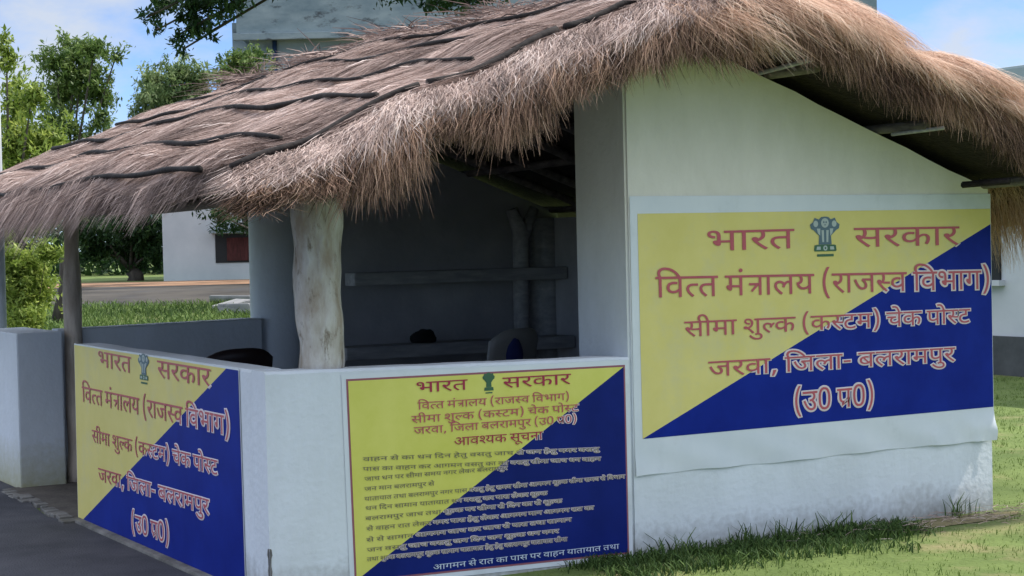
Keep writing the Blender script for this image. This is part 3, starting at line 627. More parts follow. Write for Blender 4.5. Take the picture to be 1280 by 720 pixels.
 'स': (389, "337,316 337,0 291,0 291,153 274,148 257,146 239,145 218,144 193,145 167,148 143,153 122,159 110,152 96,145 113,125 131,105 151,84 173,63 195,43 218,24 187,-7 166,12 146,31 127,50 108,69 92,87 76,104 57,127 42,147 32,163 26,175 24,185 23,195 25,206 32,216 43,223 60,226 73,224 85,219 95,211 104,201 114,213 120,229 124,246 125,263 124,279 122,294 119,307 115,316 0,316 0,357 397,357 397,316;212,185 233,186 253,187 271,190 291,195 291,316 161,316 165,306 168,294 170,279 171,263 170,241 166,221 159,205 150,191 171,188 191,186"),
 'ह': (305, "184,40 203,47 218,56 228,69 231,85 227,104 215,119 193,128 161,132 136,130 116,124 100,115 85,96 79,71 81,54 86,37 96,19 113,0 129,-15 149,-32 173,-51 142,-82 110,-55 83,-29 62,-5 46,20 36,46 33,75 36,95 42,113 53,129 66,142 56,154 47,168 42,184 40,202 41,217 45,230 52,240 61,249 75,257 91,263 110,266 132,267 207,267 207,316 0,316 0,357 314,357 314,316 254,316 254,226 132,226 117,226 107,225 100,222 94,219 88,211 86,199 87,188 91,179 98,171 105,163 133,170 163,172 188,171 209,167 228,160 249,146 265,129 273,109 276,88 271,57 257,33 242,20 223,9 200,1"),
 'ा': (149, "98,316 98,0 51,0 51,316 0,316 0,357 157,357 157,316"),
 'ि': (149, "51,316 0,316 0,357 46,357 40,370 35,384 32,399 30,416 34,444 45,468 64,488 88,503 118,512 153,515 205,510 253,495 296,471 336,438 372,399 404,353 356,353 296,420 231,460 163,473 138,471 117,466 100,456 83,436 77,410 78,394 82,380 88,368 95,357 157,357 157,316 98,316 98,0 51,0"),
 'ी': (149, "-106,353 -115,373 -121,392 -125,410 -126,430 -124,453 -116,473 -102,491 -84,504 -62,512 -35,515 -3,511 22,498 37,485 50,468 62,447 73,422 83,392 94,357 157,357 157,316 98,316 98,0 51,0 51,316 0,316 0,357 50,357 39,394 28,423 16,445 -5,467 -33,474 -53,470 -68,460 -77,443 -80,421 -78,402 -74,386 -68,370 -60,353"),
 'ु': (0, "-142,-7 -122,0 -100,5 -78,6 -52,4 -29,-4 -11,-16 2,-32 10,-52 13,-74 10,-96 1,-115 -14,-132 -34,-144 -60,-151 -90,-154 -126,-151 -158,-142 -186,-128 -213,-108 -238,-85 -261,-57 -226,-33 -212,-50 -197,-65 -184,-78 -163,-94 -141,-104 -117,-110 -90,-113 -56,-108 -36,-94 -29,-70 -33,-54 -43,-42 -58,-35 -75,-33 -90,-34 -103,-36 -115,-40 -128,-45"),
 'ू': (0, "-36,-141 -51,-146 -67,-150 -83,-153 -99,-154 -126,-151 -149,-144 -167,-131 -180,-115 -189,-95 -191,-72 -188,-52 -180,-33 -165,-17 -145,-4 -121,4 -93,6 -66,5 -40,-1 -18,-10 3,-22 22,-36 39,-52 55,-70 70,-89 83,-109 48,-131 27,-102 6,-77 -16,-58 -38,-44 -63,-36 -90,-33 -115,-36 -134,-44 -145,-57 -149,-74 -145,-92 -134,-104 -119,-110 -102,-113 -88,-112 -75,-109 -63,-106 -51,-101"),
 'े': (0, "-97,353 -105,381 -113,405 -121,425 -133,447 -147,462 -163,470 -181,473 -193,472 -203,470 -221,465 -235,507 -211,513 -183,515 -154,511 -129,500 -114,488 -101,471 -88,450 -76,424 -65,391 -54,353"),
 'ो': (149, "98,316 98,0 51,0 51,316 0,316 0,357 157,357 157,316;52,353 44,381 36,405 28,425 15,447 2,462 -14,470 -32,473 -44,472 -55,470 -72,465 -86,507 -62,513 -34,515 -5,511 20,500 34,488 48,471 61,450 72,424 84,391 95,353"),
}
YH = 357.0
def clip_poly(poly, xmax=None, xmin=None):
    def cut(pl, f):
        res = []
        for i in range(len(pl)):
            a, b = pl[i], pl[(i+1) % len(pl)]; fa, fb = f(a), f(b)
            if fa >= 0: res.append(a)
            if (fa >= 0) != (fb >= 0):
                t = fa/(fa-fb); res.append((a[0]+(b[0]-a[0])*t, a[1]+(b[1]-a[1])*t))
        return res
    if xmax is not None: poly = cut(poly, lambda p: xmax-p[0])
    return poly
def glyph(ch):
    if ch == 'प्र':
        a, c = glyph('प'); return a, c+[[(262, 196), (276, 160), (118, 30), (98, 58)]]
    if ch == 'त्र':
        return 320, [[(0, 357), (328, 357), (328, 316), (276, 316), (276, 0), (230, 0), (230, 176), (120, 52), (92, 78), (168, 172), (64, 172), (64, 214), (230, 214), (230, 316), (0, 316)]]
    half = ch.endswith('_')
    a, s = GL[ch[0]]
    cs = [[tuple(map(int, q.split(','))) for q in c.split()] for c in s.split(';') if c]
    if half:
        cut = {'त': 218, 'स': 262, 'ल': 262, 'श': 240}.get(ch[0], a-100)
        cs = [clip_poly(c, xmax=cut) for c in cs]; a = cut-4
        cs = [c for c in cs if len(c) > 2]
    return a, cs
def tokens(text):
    r = []; i = 0
    while i < len(text):
        if text[i:i+3] in ('प्र', 'त्र'): r.append(text[i:i+3]); i += 3
        elif i+1 < len(text) and text[i+1] == '_': r.append(text[i]+'_'); i += 2
        else: r.append(text[i]); i += 1
    return r
def width(text): return sum(120 if t == ' ' else glyph(t)[0] for t in tokens(text))
_gm = {}
def glyph_mesh(t, bold):
    """(verts, faces) of one letter, flat; bold>0 grows it by that many font units"""
    key = (t, bold)
    if key in _gm: return _gm[key]
    cu = bpy.data.curves.new('g', 'CURVE'); cu.dimensions = '2D' if bold == 0 else '3D'
    if bold == 0: cu.fill_mode = 'BOTH'
    else: cu.bevel_depth = bold; cu.bevel_resolution = 1; cu.fill_mode = 'FULL'
    for c in glyph(t)[1]:
        sp = cu.splines.new('POLY'); sp.points.add(len(c)-1); sp.use_cyclic_u = True
        for q, (x, y) in zip(sp.points, c): q.co = (x, y, 0, 1)
    o = bpy.data.objects.new('g', cu); COL.objects.link(o)
    dg = bpy.context.evaluated_depsgraph_get()
    me = bpy.data.meshes.new_from_object(o.evaluated_get(dg))
    v = np.array([tuple(q.co) for q in me.vertices]).reshape(-1, 3); f = [tuple(p.vertices) for p in me.polygons]
    bpy.data.objects.remove(o); bpy.data.curves.remove(cu); bpy.data.meshes.remove(me)
    _gm[key] = (v, f); return _gm[key]

class Banner:
    """a printed flex sheet: local x along it, local z up, local -y outward"""
    def __init__(self, name, label, cat, loc, rz, px2uz):
        self.root = empty(name, loc, label, cat, rz=rz); self.f = px2uz; self.k = 0
    def poly(self, name, pts, mat, off):
        bm = bmesh.new(); bm.faces.new([bm.verts.new((u, -off, z)) for u, z in pts])
        me = bpy.data.meshes.new(name); bm.normal_update()
        if bm.faces[:][0].normal.y > 0: bmesh.ops.reverse_faces(bm, faces=bm.faces)
        bm.to_mesh(me); bm.free(); return mesh_obj(name, me, mat, self.root)
    def lines(self, name, specs, mat, off, bold=0, clip=None):
        """every line of print is a part of its own"""
        for text, pl, pr, hpx in specs:
            VV = []; FF = []; b = 0
            u0, z0 = self.f(pl); u1, z1 = self.f(pr); ub, zb = self.f((pl[0], pl[1]+hpx))
            sv = (z0-zb)/YH; Wd = width(text); su = (u1-u0)/Wd; sl = (z1-z0)/Wd
            cx = 0
            for t in tokens(text):
                if t == ' ': cx += 120; continue
                v, f = glyph_mesh(t, bold)
                if len(v):
                    self.k += 1
                    x = v[:, 0]+cx
                    VV.append(np.stack([u0+x*su, -(off+.0003*(self.k % 4)+v[:, 2]*su*.12), z0+x*sl+(v[:, 1]-YH)*sv], -1))
                    FF += [tuple(i+b for i in q) for q in f]; b += len(v)
                cx += glyph(t)[0]
            me = bpy.data.meshes.new(name); me.from_pydata([tuple(p) for p in np.concatenate(VV)], [], FF); me.update()
            if clip is not None:
                (ua, za), (ub, zb) = clip                   # keep what lies to the lower right of the diagonal
                bm = bmesh.new(); bm.from_mesh(me)
                bmesh.ops.bisect_plane(bm, geom=bm.verts[:]+bm.edges[:]+bm.faces[:], plane_co=(ua, 0, za), plane_no=Vector((-(zb-za), 0, ub-ua)), clear_outer=True)
                bm.to_mesh(me); bm.free()
            if len(me.polygons): mesh_obj(name, me, mat, self.root)
            else: bpy.data.meshes.remove(me)
    def emblem(self, pxl, pyt, pxr, pyb, off, dark, pale, base):
        (u0, z1), (u1, z0) = self.f((pxl, pyt)), self.f((pxr, pyb))
        def T(pts): return [(u0+x*(u1-u0), z0+y*(z1-z0)) for x, y in pts]
        def disc(cx, cy, r, n=14, ry=None): return [(cx+r*math.cos(6.2832*i/n), cy+(ry or r)*math.sin(6.2832*i/n)) for i in range(n)]
        em = bpy.data.objects.new('emblem', None); link(em, self.root)
        def part(name, polys, mat, o):
            bm = bmesh.new()
            for i, pl in enumerate(polys):
                bm.faces.new([bm.verts.new((u, -(off+o+.0001*i), z)) for u, z in T(pl)])
            return from_bm(name, bm, mat, em)
        body = [(.28, .30), (.72, .30), (.70, .52), (.88, .66), (.97, .70), (1.0, .80), (.90, .86), (.84, .97), (.70, .93), (.62, .99), (.50, 1.0), (.38, .99), (.30, .93), (.16, .97), (.10, .86), (0, .80), (.03, .70), (.12, .66), (.30, .52)]
        part('lions', [body], dark, 0)
        part('manes', [disc(.5, .84, .13, ry=.12), [(.40, .36), (.46, .36), (.46, .66), (.38, .66)], [(.54, .36), (.60, .36), (.62, .66), (.54, .66)],
                       disc(.19, .82, .08), disc(.81, .82, .08), [(.26, .58), (.33, .52), (.34, .70), (.22, .70)], [(.74, .58), (.67, .52), (.66, .70), (.78, .70)]], pale, .0004)
        part('faces', [disc(.46, .86, .025), disc(.54, .86, .025), [(.47, .78), (.53, .78), (.5, .82)]], dark, .0010)
        part('abacus', [[(.14, .13), (.86, .13), (.88, .16), (.86, .28), (.80, .295), (.2, .295), (.14, .28), (.12, .16)], [(.22, 0), (.78, 0), (.78, .06), (.22, .06)]], base, .0002)
        part('wheel', [disc(.5, .21, .07, ry=.065), [(.20, .17), (.34, .17), (.34, .25), (.22, .25)], [(.66, .17), (.80, .17), (.78, .25), (.66, .25)]], pale, .0006)
        part('wheel_hub', [disc(.5, .21, .03)], base, .0010)

def front_uz(x0):
    def f(p):
        q = on_plane(p, 1, 0.0); return (q[0]-x0, q[2])
    return f
def left_uz(y0):
    def f(p):
        q = on_plane(p, 0, 0.0); return (y0-q[1], q[2])
    return f
T_BS = [("भारत", 0), ("सरकार", 0)]
L2 = "िवत_त मंत्रालय (राजस_व िवभाग)"; L3 = "सीमा शुल_क (कस_टम) चेक पोस_ट"; L4 = "जरवा, िजला- बलरामपुर"; L5 = "(उ0 प्र0)"

# ---- the big banner on the gable
bx = 1.868
B = Banner('wall_banner', 'large yellow and blue printed banner with white hem covering the tall gable wall', 'banner', (bx, -.004, 0), 0, front_uz(bx))
f = B.f
nu, nz_ = 90, 60
us = np.linspace(0, 4.228-bx, nu); zs = np.linspace(.388, 1.722, nz_)
U, Zz = np.meshgrid(us, zs, indexing='ij')
hem = np.clip((.555-Zz)/.10, 0, 1)
rr = np.clip((U-1.75)/.5, 0, 1)
Yb = -hem*(.003+.018*rr*(1-np.abs(np.sin(U*21+Zz*9)))**2*(.6+.4*np.sin(U*17))+.004*np.sin(U*13+Zz*20)+.008*rr)
Zb = Zz+np.where(Zz < .39, .003*np.sin(U*5.0)+.002*np.sin(U*21), 0)
V = np.stack([U, Yb, Zb], -1).reshape(-1, 3)
fs = [(i*nz_+j, (i+1)*nz_+j, (i+1)*nz_+j+1, i*nz_+j+1) for i in range(nu-1) for j in range(nz_-1)]
pydata('white_sheet', V, fs, M['flex'], B.root, True)
tl, bl, br, tr = (1.91-bx, 1.639), (1.913-bx, .564), (4.224-bx, .564), (4.224-bx, 1.642)
dg1 = f((1237, 280)); dg1 = (tr[0], dg1[1])
B.poly('yellow_field', [tl, bl, dg1, tr], M['yellow'], .0015)
B.poly('blue_field', [bl, br, dg1], M['blue'], .0015)
spec = [("भारत", (880, 289), (991, 286), 25), ("सरकार", (1066, 285), (1197, 283), 24), (L2, (818, 346), (1237, 338), 26), (L3, (854, 402), (1211, 386), 19), (L4, (884, 452), (1192, 434), 19), (L5, (990, 491), (1092, 482), 24)]
B.lines('text_line', spec, M['red'], .0045)
B.lines('text_outline', spec[1:], M['white_ink'], .0028, bold=36, clip=(bl, dg1))
B.emblem(1011, 271, 1049, 320, .004, M['em_blue'], M['em_pale'], M['em_green'])

# ---- the notice on the low front wall
nx0 = on_plane((431, 600), 1, 0)[0]
NB = Banner('notice_banner', 'yellow and navy printed notice with many small text lines on the front low wall', 'banner', (nx0, -.003, 0), 0, front_uz(nx0))
f = NB.f
ntl, nbl, nbr, ntr = f((432, 474)), f((443, 728)), f((786, 692)), f((780.5, 456))
def inset(q, m_): c = np.mean(q, 0); return [tuple(np.array(p)+np.sign(c-np.array(p))*m_) for p in q]
Q = [ntl, nbl, nbr, ntr]
NB.poly('white_sheet', inset(Q, -.022), M['flex'], 0.0)
NB.poly('border', inset(Q, 0), M['border'], .0012)
Qi = inset(Q, .009)
NB.poly('yellow_field', [Qi[0], Qi[1], Qi[3]], M['yellow_g'], .0024)
NB.poly('blue_field', [Qi[1], Qi[2], Qi[3]], M['blue_d'], .0024)
dgn = (Qi[1], Qi[3])
head = [("भारत", (518, 478), (583, 474), 13), ("सरकार", (627, 472), (712, 467), 13), ("आवश_यक सूचना", (566, 547), (677, 539), 10)]
NB.lines('heading_line', head, M['crimson'], .0055)
sub = [("िवत_त मंत्रालय (राजस_व िवभाग)", (521, 503), (711, 491), 9), ("सीमा शुल_क (कस_टम) चेक पोस_ट", (513, 520), (722, 505), 9), ("जरवा, िजला बलरामपुर (उ0 प्र0)", (516, 534), (720, 519), 9)]
NB.lines('text_line', sub, M['red'], .0055)
words = "नगर यातायात जन सामान धन मान कर वाहन पास तथा रात दिन".replace('दिन', 'िदन').split()+["सीमा", "शुल_क", "िवभाग", "वसतु", "पर", "का", "से", "हेतु", "जाच", "लेकर", "आगमन", "समय", "बलरामपुर"]
wr = random.Random(3)
def filler(n): return ' '.join(wr.choice(words) for _ in range(n))
def zp(x, y): return (400+.3887*x, 440+.3887*y)
body = []
for (xa, ya, xb, yb, nw) in ((135, 334, 895, 302, 13), (135, 366, 900, 333, 13), (140, 398, 600, 362, 8), (140, 430, 365, 412, 4), (140, 462, 978, 390, 15), (143, 492, 728, 443, 10), (143, 525, 775, 468, 11), (146, 558, 878, 490, 13), (146, 594, 806, 528, 11), (148, 626, 765, 565, 10), (148, 656, 792, 591, 11)):
    body.append((filler(nw), zp(xa, ya+4), zp(xb, yb+4), 4.9))
NB.lines('text_line', body, M['grey_ink'], .0055)
NB.lines('text_outline', body+sub[1:]+head[2:], M['white_ink'], .0034, bold=44, clip=dgn)
NB.lines('footer_line', [(filler(9), zp(360, 684), zp(958, 616), 6.4)], M['pale_ink'], .0060)
NB.emblem(602, 466, 618, 491, .004, M['em_green'], M['em_green'], M['em_green'])

# ---- the banner on the left wall
y0 = 2.815
LB = Banner('side_banner', 'yellow and blue printed banner on the left low wall beside the tarmac path', 'banner', (-.004, y0, 0), -math.pi/2, left_uz(y0))
f = LB.f
ltl, lbl, lbr, ltr = f((94, 431)), f((99, 648)), f((308, 741)), f((299, 463))
QL = [ltl, lbl, lbr, ltr]
LB.poly('white_sheet', inset(QL, -.008), M['flex'], 0.0)
dga, dgb = f((104, 650)), f((284, 461)); dga = (dga[0], lbl[1]+(lbr[1]-lbl[1])*.03); dgb = (dgb[0], ltr[1]-.001+(ltl[1]-ltr[1])*.12)
LB.poly('yellow_field', [ltl, lbl, dga, dgb], M['yellow'], .0015)
LB.poly('blue_field', [dga, lbr, ltr, dgb], M['blue'], .0015)
def zl(x, y): return (.4444*x, 400+.4444*y)
specL = [("भारत", zl(278, 86), zl(372, 104), 19), ("सरकार", zl(446, 113), zl(596, 138), 21), (L2, zl(234, 186), zl(652, 272), 19), (L3, zl(262, 308), zl(616, 395), 15), (L4, zl(280, 415), zl(592, 505), 16), (L5, zl(372, 545), zl(480, 580), 20)]
LB.lines('text_line', specL, M['red'], .0045)
LB.lines('text_outline', specL[1:], M['white_ink'], .0028, bold=36, clip=(dga, dgb))
LB.emblem(174, 441, 189, 481, .004, M['em_blue'], M['em_pale'], M['em_green'])

# ------------------------------------------------------------------ things inside the hut
M['dark_plastic'] = plain('dark_plastic', (.025, .012, .012), .45)
M['pale_plastic'] = plain('pale_plastic', (.30, .29, .27), .45)
M['blue_cloth'] = plain('blue_cloth', (.02, .03, .13), .9)
M['black_cloth'] = plain('black_cloth', (.012, .012, .013), .9)
def plastic_chair(name, loc, rz, mat, label, seat_h=.44, top=.98):
    r = empty(name, loc, label, 'chair', rz=rz)
    box('seat', (-.23, -.22, seat_h-.02), (.23, .22, seat_h+.02), mat, r, .015)
    bm = bmesh.new()
    nu_, nv_ = 13, 9; g_ = []
    for i in range(nu_):
        a = -1+2*i/(nu_-1); row = []
        for j in range(nv_):
            b_ = j/(nv_-1)
            hgt = seat_h+.02+(top-seat_h-.02)*b_*(1-.13*abs(a)**3.2*b_)
            row.append((a*.225, -.20-.07*b_+.06*a*a, hgt))
        g_.append(row)
    fr = [[bm.verts.new(p) for p in row] for row in g_]; bk = [[bm.verts.new((p[0], p[1]-.018, p[2])) for p in row] for row in g_]
    for i in range(nu_-1):
        for j in range(nv_-1):
            bm.faces.new((fr[i][j], fr[i+1][j], fr[i+1][j+1], fr[i][j+1])); bm.faces.new((bk[i][j], bk[i][j+1], bk[i+1][j+1], bk[i+1][j]))
    for i in range(nu_-1):
        for j in (0, nv_-1): bm.faces.new((fr[i][j], fr[i+1][j], bk[i+1][j], bk[i][j]))
    for j in range(nv_-1):
        for i in (0, nu_-1): bm.faces.new((fr[i][j], fr[i][j+1], bk[i][j+1], bk[i][j]))
    from_bm('backrest', bm, mat, r, True)
    for sx in (-1, 1):
        for sy in (-1, 1):
            tube('leg', [(sx*.19, sy*.18, seat_h-.021), (sx*.225, sy*.21, 0)], [.022, .018], mat, r, 8)
        tube('arm', [(sx*.225, -.20, seat_h+.22), (sx*.25, -.02, seat_h+.215), (sx*.245, .17, seat_h+.19), (sx*.225, .205, seat_h+.02)], .018, mat, r, 8)
    return r
c1 = on_plane((292, 442), 1, 2.45)
plastic_chair('plastic_chair', (c1[0], 2.68, .018), math.pi*.04, M['dark_plastic'], 'dark plastic armchair whose rounded back shows above the left low wall', top=c1[2]+.012)
c2 = on_plane((630, 412), 1, 1.9)
pc = plastic_chair('plastic_chair', (c2[0]-.02, 2.10, .018), R_(22), M['pale_plastic'], 'pale plastic armchair standing in the dark room before the shelves', top=c2[2]-.01)
cl = on_plane((641, 432), 1, 1.84)
bm = bmesh.new(); bmesh.ops.create_uvsphere(bm, u_segments=16, v_segments=10, radius=1)
for v in bm.verts: v.co = Vector((cl[0]+v.co.x*.062, 1.835+v.co.y*.04, cl[2]-.05+v.co.z*.10+.012*mnoise.noise(v.co*2)))
tag(from_bm('blue_bundle', bm, M['blue_cloth'], None, True), 'small dark blue cloth bundle hanging against the pale chair back', 'bundle')
bg_ = on_plane((530, 420), 1, 4.0)
bm = bmesh.new(); bmesh.ops.create_uvsphere(bm, u_segments=18, v_segments=12, radius=1)
for v in bm.verts:
    k = 1+.18*mnoise.noise(v.co*1.6); v.co = Vector((bg_[0]+v.co.x*.10*k, 4.0+v.co.y*.07*k, sA[2]-.002+max(0, (v.co.z+.55))*.062*k))
tag(from_bm('black_bag', bm, M['black_cloth'], None, True), 'small black bag lying on the lower shelf', 'bag')

# ------------------------------------------------------------------ buildings behind
M['bwall'] = mottled('grey_limewash', (.24, .30, .33), (.35, .41, .44), scale=.7, rough=.9, c3=(.13, .16, .17), s3=.8, p3=(.58, .74), stretch=(1, 1, 1.6))
M['bwhite'] = mottled('white_limewash', (.46, .49, .52), (.58, .60, .62), scale=.8, rough=.9, c3=(.33, .35, .37), s3=.7, p3=(.60, .78))
M['bband'] = mottled('grey_parapet', (.15, .20, .23), (.28, .33, .35), scale=1.2, rough=.9, c3=(.07, .08, .09), s3=1.3, p3=(.56, .66), stretch=(1, 1, 2.2))
M['pipe'] = plain('blue_pipe', (.03, .06, .14), .5)
M['maroon'] = mottled('maroon_boards', (.045, .015, .014), (.10, .030, .028), scale=4, stretch=(6, 1, 1))
M['dark'] = plain('dark_opening', (.012, .013, .015), .6)
M['plinth'] = mottled('dark_plinth', (.055, .06, .065), (.11, .115, .12), scale=2, rough=.9)
f2 = np.array([FWD[0], FWD[1]]); f2 /= np.linalg.norm(f2); yaw = math.atan2(-f2[0], f2[1])   # local y looks away from the lens
D = 45.0
def gz(p): return float(ground_z(p[0], p[1]))
o0 = at((318, 300), D); bz = gz(o0)-.1
bld = empty('flat_roofed_building', (o0.x, o0.y, 0), 'large weathered blue-grey flat-roofed building rising behind the thatch ridge', 'building', rz=yaw)
s = D/F_PX
def zpx(px, py, d=D): return at((px, py), d).z
Wm = (1085-318)*s
zb = zpx(331, 47)
box('wall', (0, .06, bz), (Wm, 9, zb), M['bwall'], bld)
box('parapet', (-.28, -.30, zb), (Wm+.28, 9.3, zb+2.1), M['bband'], bld, .03)
box('ledge', (-.36, -.42, zb-.12), (Wm+.36, -.301, zb+.06), M['bband'], bld, .02)
tube('downpipe', [(.66, .0, bz), (.66, .0, zb-.1)], .06, M['pipe'], bld, 8)
box('side_wing', ((288-318)*s, 1.2, bz), (-.001, 7.0, zpx(300, 28, D+1)), M['bband'], bld)
for i in range(4):
    x = 2.2+i*3.6
    w_ = box('window', (x, -.02, 3.0), (x+1.3, .059, 4.4), M['dark'], bld); box('frame', (x-.08, -.06, 2.9), (x+1.38, -.021, 2.985), M['bwhite'], w_)
o1 = at((203, 300), 44.2); az = gz(o1)-.1
anx = empty('white_annex', (o1.x, o1.y, 0), 'low white annex with maroon shuttered opening seen under the thatch eave', 'building', rz=yaw)
s1 = 44.2/F_PX
box('wall', (0, 0, az), (150*s1, 5, 4.2), M['bwhite'], anx, .03)
box('roof', (-.15, -.25, 4.201), (150*s1+.15, 5.2, 4.36), M['bband'], anx)
xa, xb_ = (269-203)*s1, (332-203)*s1
za, zb_ = zpx(300, 328, 44.2), zpx(300, 292, 44.2)
w_ = box('window', (xa, -.02, za), (xb_, -.001, zb_), M['dark'], anx)
box('shutter', (xa+.3, -.045, za+.05), (xb_-.35, -.021, zb_-.1), M['maroon'], w_)
box('canopy', (xa-.1, -.35, zb_+.02), (xb_+.1, -.002, zb_+.10), M['bband'], anx)
# right-hand store
st = empty('store_building', (11.0, 7.2, 0), 'single-storey pale store building on the lawn at the right edge', 'building')
box('wall', (0, -6.5, .0), (7, .2, 3.05), M['bwhite'], st)
box('roof_slab', (-.25, -6.75, 3.051), (7.2, .42, 3.24), M['bwall'], st, .03)
box('plinth', (-.06, -6.56, 0), (-.001, .26, .42), M['plinth'], st)
pw = [on_plane(p, 0, 11.0) for p in ((1225, 300), (1252, 350))]
w_ = box('window', (-.03, pw[1][1]-7.2, pw[1][2]), (-.001, pw[0][1]-7.2+.1, pw[0][2]+.25), M['dark'], st)
box('sill', (-.09, pw[1][1]-7.25, pw[1][2]-.06), (-.001, pw[0][1]-7.05, pw[1][2]-.001), M['bwhite'], w_)

# ------------------------------------------------------------------ pole, rubble
M['pole'] = mottled('galvanised', (.36, .39, .41), (.48, .50, .52), scale=5, rough=.6)
pp = on_plane((2.5, 400), 1, 5.6)
pole = empty('metal_pole', (pp[0], 5.6, 0), 'thin pale metal pole rising past the thatch at the left edge', 'pole')
tube('shaft', [(0, 0, 0), (0, 0, 1.4), (0, 0, 4.2)], .034, M['pole'], pole, 12)
tube('collar', [(0, 0, -.01), (0, 0, .05)], .055, M['pole'], pole, 12)
M['slab'] = mottled('broken_concrete', (.20, .20, .21), (.34, .34, .34), scale=3, rough=.9, c3=(.10, .10, .11), s3=2)
def rubble(px, py, d, sx, sy, sz, rz, tilt, label):
    p = at((px, py), d); bm = bmesh.new(); bm_box(bm, (-sx, -sy, -sz), (sx, sy, sz), .04)
    for v in bm.verts: v.co += Vector((mnoise.noise(v.co*2+Vector((px, 0, 0))), mnoise.noise(v.co*2+Vector((0, py, 0))), 0))*.15
    o = from_bm('concrete_slab', bm, M['slab']); o.location = (p.x, p.y, gz(p)+sz*.1+abs(math.sin(tilt))*sx*.2); o.rotation_euler = (0, tilt, rz)
    return tag(o, label, 'slab', 'broken slabs by the road')
rubble(318, 384, 30.5, .55, .4, .09, .5, .12, 'broken grey concrete slab lying flat beside the white rear pier')
rubble(300, 372, 33.0, .6, .35, .06, .9, .14, 'broken grey concrete slab tilted up on the road edge')
rubble(292, 378, 31.5, .3, .3, .10, .2, -.2, 'small broken chunk of concrete on the dark grass')

# ------------------------------------------------------------------ trees and plants
def leaf_mat(name, d, m_, b_): return toned(name, [(0, d), (.5, m_), (1, b_)], rough=.55, transl=.38, spec=.3)
M['leaf_y'] = leaf_mat('leaf_yellow_green', (.09, .15, .022), (.24, .32, .055), (.42, .48, .12))
M['leaf_m'] = leaf_mat('leaf_mid_green', (.045, .095, .025), (.13, .20, .05), (.27, .34, .11))
M['leaf_d'] = leaf_mat('leaf_dark_green', (.012, .036, .012), (.028, .068, .020), (.065, .12, .032))
M['leaf_p'] = leaf_mat('leaf_pale_green', (.07, .13, .045), (.17, .24, .09), (.33, .39, .18))
M['bark'] = mottled('bark', (.05, .042, .036), (.13, .11, .09), scale=5, stretch=(1, 1, .3), rough=.95, bump=.6, bscale=20)
def leaf_quads(C, size, flat=.0):
    n = len(C); size = size*1.0
    a = rng.normal(size=(n, 3)); a /= np.linalg.norm(a, axis=1, keepdims=True)
    b = np.cross(a, rng.normal(size=(n, 3))); b /= np.linalg.norm(b, axis=1, keepdims=True)
    b[:, 2] *= .5; a[:, 2] -= .25
    sz = size*rng.uniform(.6, 1.35, (n, 1))
    V = np.stack([C-a*sz, C-a*sz*.1+b*sz*.42, C+a*sz, C-a*sz*.1-b*sz*.42], 1)
    return V.reshape(-1, 3), np.arange(n*4).reshape(n, 4)
def tree(name, base, clumps, size, count, mat, label, trunk_r, group=None, fork_z=None):
    """clumps: (centre, radii); trunk and a limb to every clump; leaves gathered in twigs through the clump volume"""
    root = empty(name, base, label, 'tree' if 'shrub' not in name and 'bush' not in name else 'shrub', group)
    base = Vector(base); bm = bmesh.new()
    cs = [(Vector(c)-base, Vector(r)) for c, r in clumps]
    mid = sum((c for c, r in cs), Vector())/len(cs)
    fork = Vector((mid.x*.35, mid.y*.35, min(c.z for c, r in cs)*.55))
    if fork.z < .2: fork.z = .2
    if fork_z is not None: fork = Vector((0, 0, fork_z))
    size *= .58; count = int(count*2.0)
    bm_tube(bm, [Vector((0, 0, -.1)), fork*.5+Vector((trunk_r*.4, 0, 0)), fork], [trunk_r*1.25, trunk_r, trunk_r*.8], 9, .2)
    for c, r in cs:
        k = (c-fork)
        bm_tube(bm, [fork-k*.02, fork+k*.45+Vector((0, 0, .12*k.length)), c, c+Vector((r.x*.4, 0, r.z*.5))], [trunk_r*.35, trunk_r*.14, trunk_r*.06, trunk_r*.02], 6, .15)
    from_bm('trunk', bm, M['bark'], root, True)
    vol = np.array([r.x*r.y*r.z for c, r in cs])**.75; vol /= vol.sum()
    VV = []; TT = []
    for (c, r), w in zip(cs, vol):
        n = max(20, int(count*w)); tw = max(4, n//16)
        u = rng.normal(size=(tw, 3)); u /= np.linalg.norm(u, axis=1, keepdims=True)
        rad = rng.random((tw, 1))**.45*(1+.36*rng.normal(size=(tw, 1)))
        tc_ = np.array(c)+u*rad*np.array(r)
        idx = rng.integers(0, tw, n)
        pts = tc_[idx]+rng.normal(size=(n, 3))*np.array(r)*.085+rng.normal(size=(n, 3))*size*.8
        VV.append(pts); tt = rng.normal(.5, .22, tw); TT.append(np.clip(tt[idx]+rng.normal(0, .13, n), 0, 1))
    Pn = np.concatenate(VV); V, Fa = leaf_quads(Pn, size)
    fast_mesh('crown', V, Fa, mat, root, np.concatenate(TT))
    return root
def clump_px(lst, d):
    r = []
    for px, py, rx, ry in lst:
        p = at((px, py), d+random.uniform(-.6, .6)); r.append((p, (rx*d/F_PX, rx*d/F_PX*.9, ry*d/F_PX)))
    return r
def base_at(px, d):
    p = at((px, 330), d); return (p.x, p.y, gz(p))
tree('leafy_tree', base_at(2, 24), clump_px([(20, 130, 22, 34), (40, 120, 18, 20), (22, 190, 40, 40), (58, 180, 26, 34), (75, 205, 26, 24), (8, 70, 12, 40), (30, 250, 44, 40), (10, 290, 30, 30)], 24), .085, 7000, M['leaf_y'],
     'sunlit yellow-green tree at the far left behind the thatch', .16)
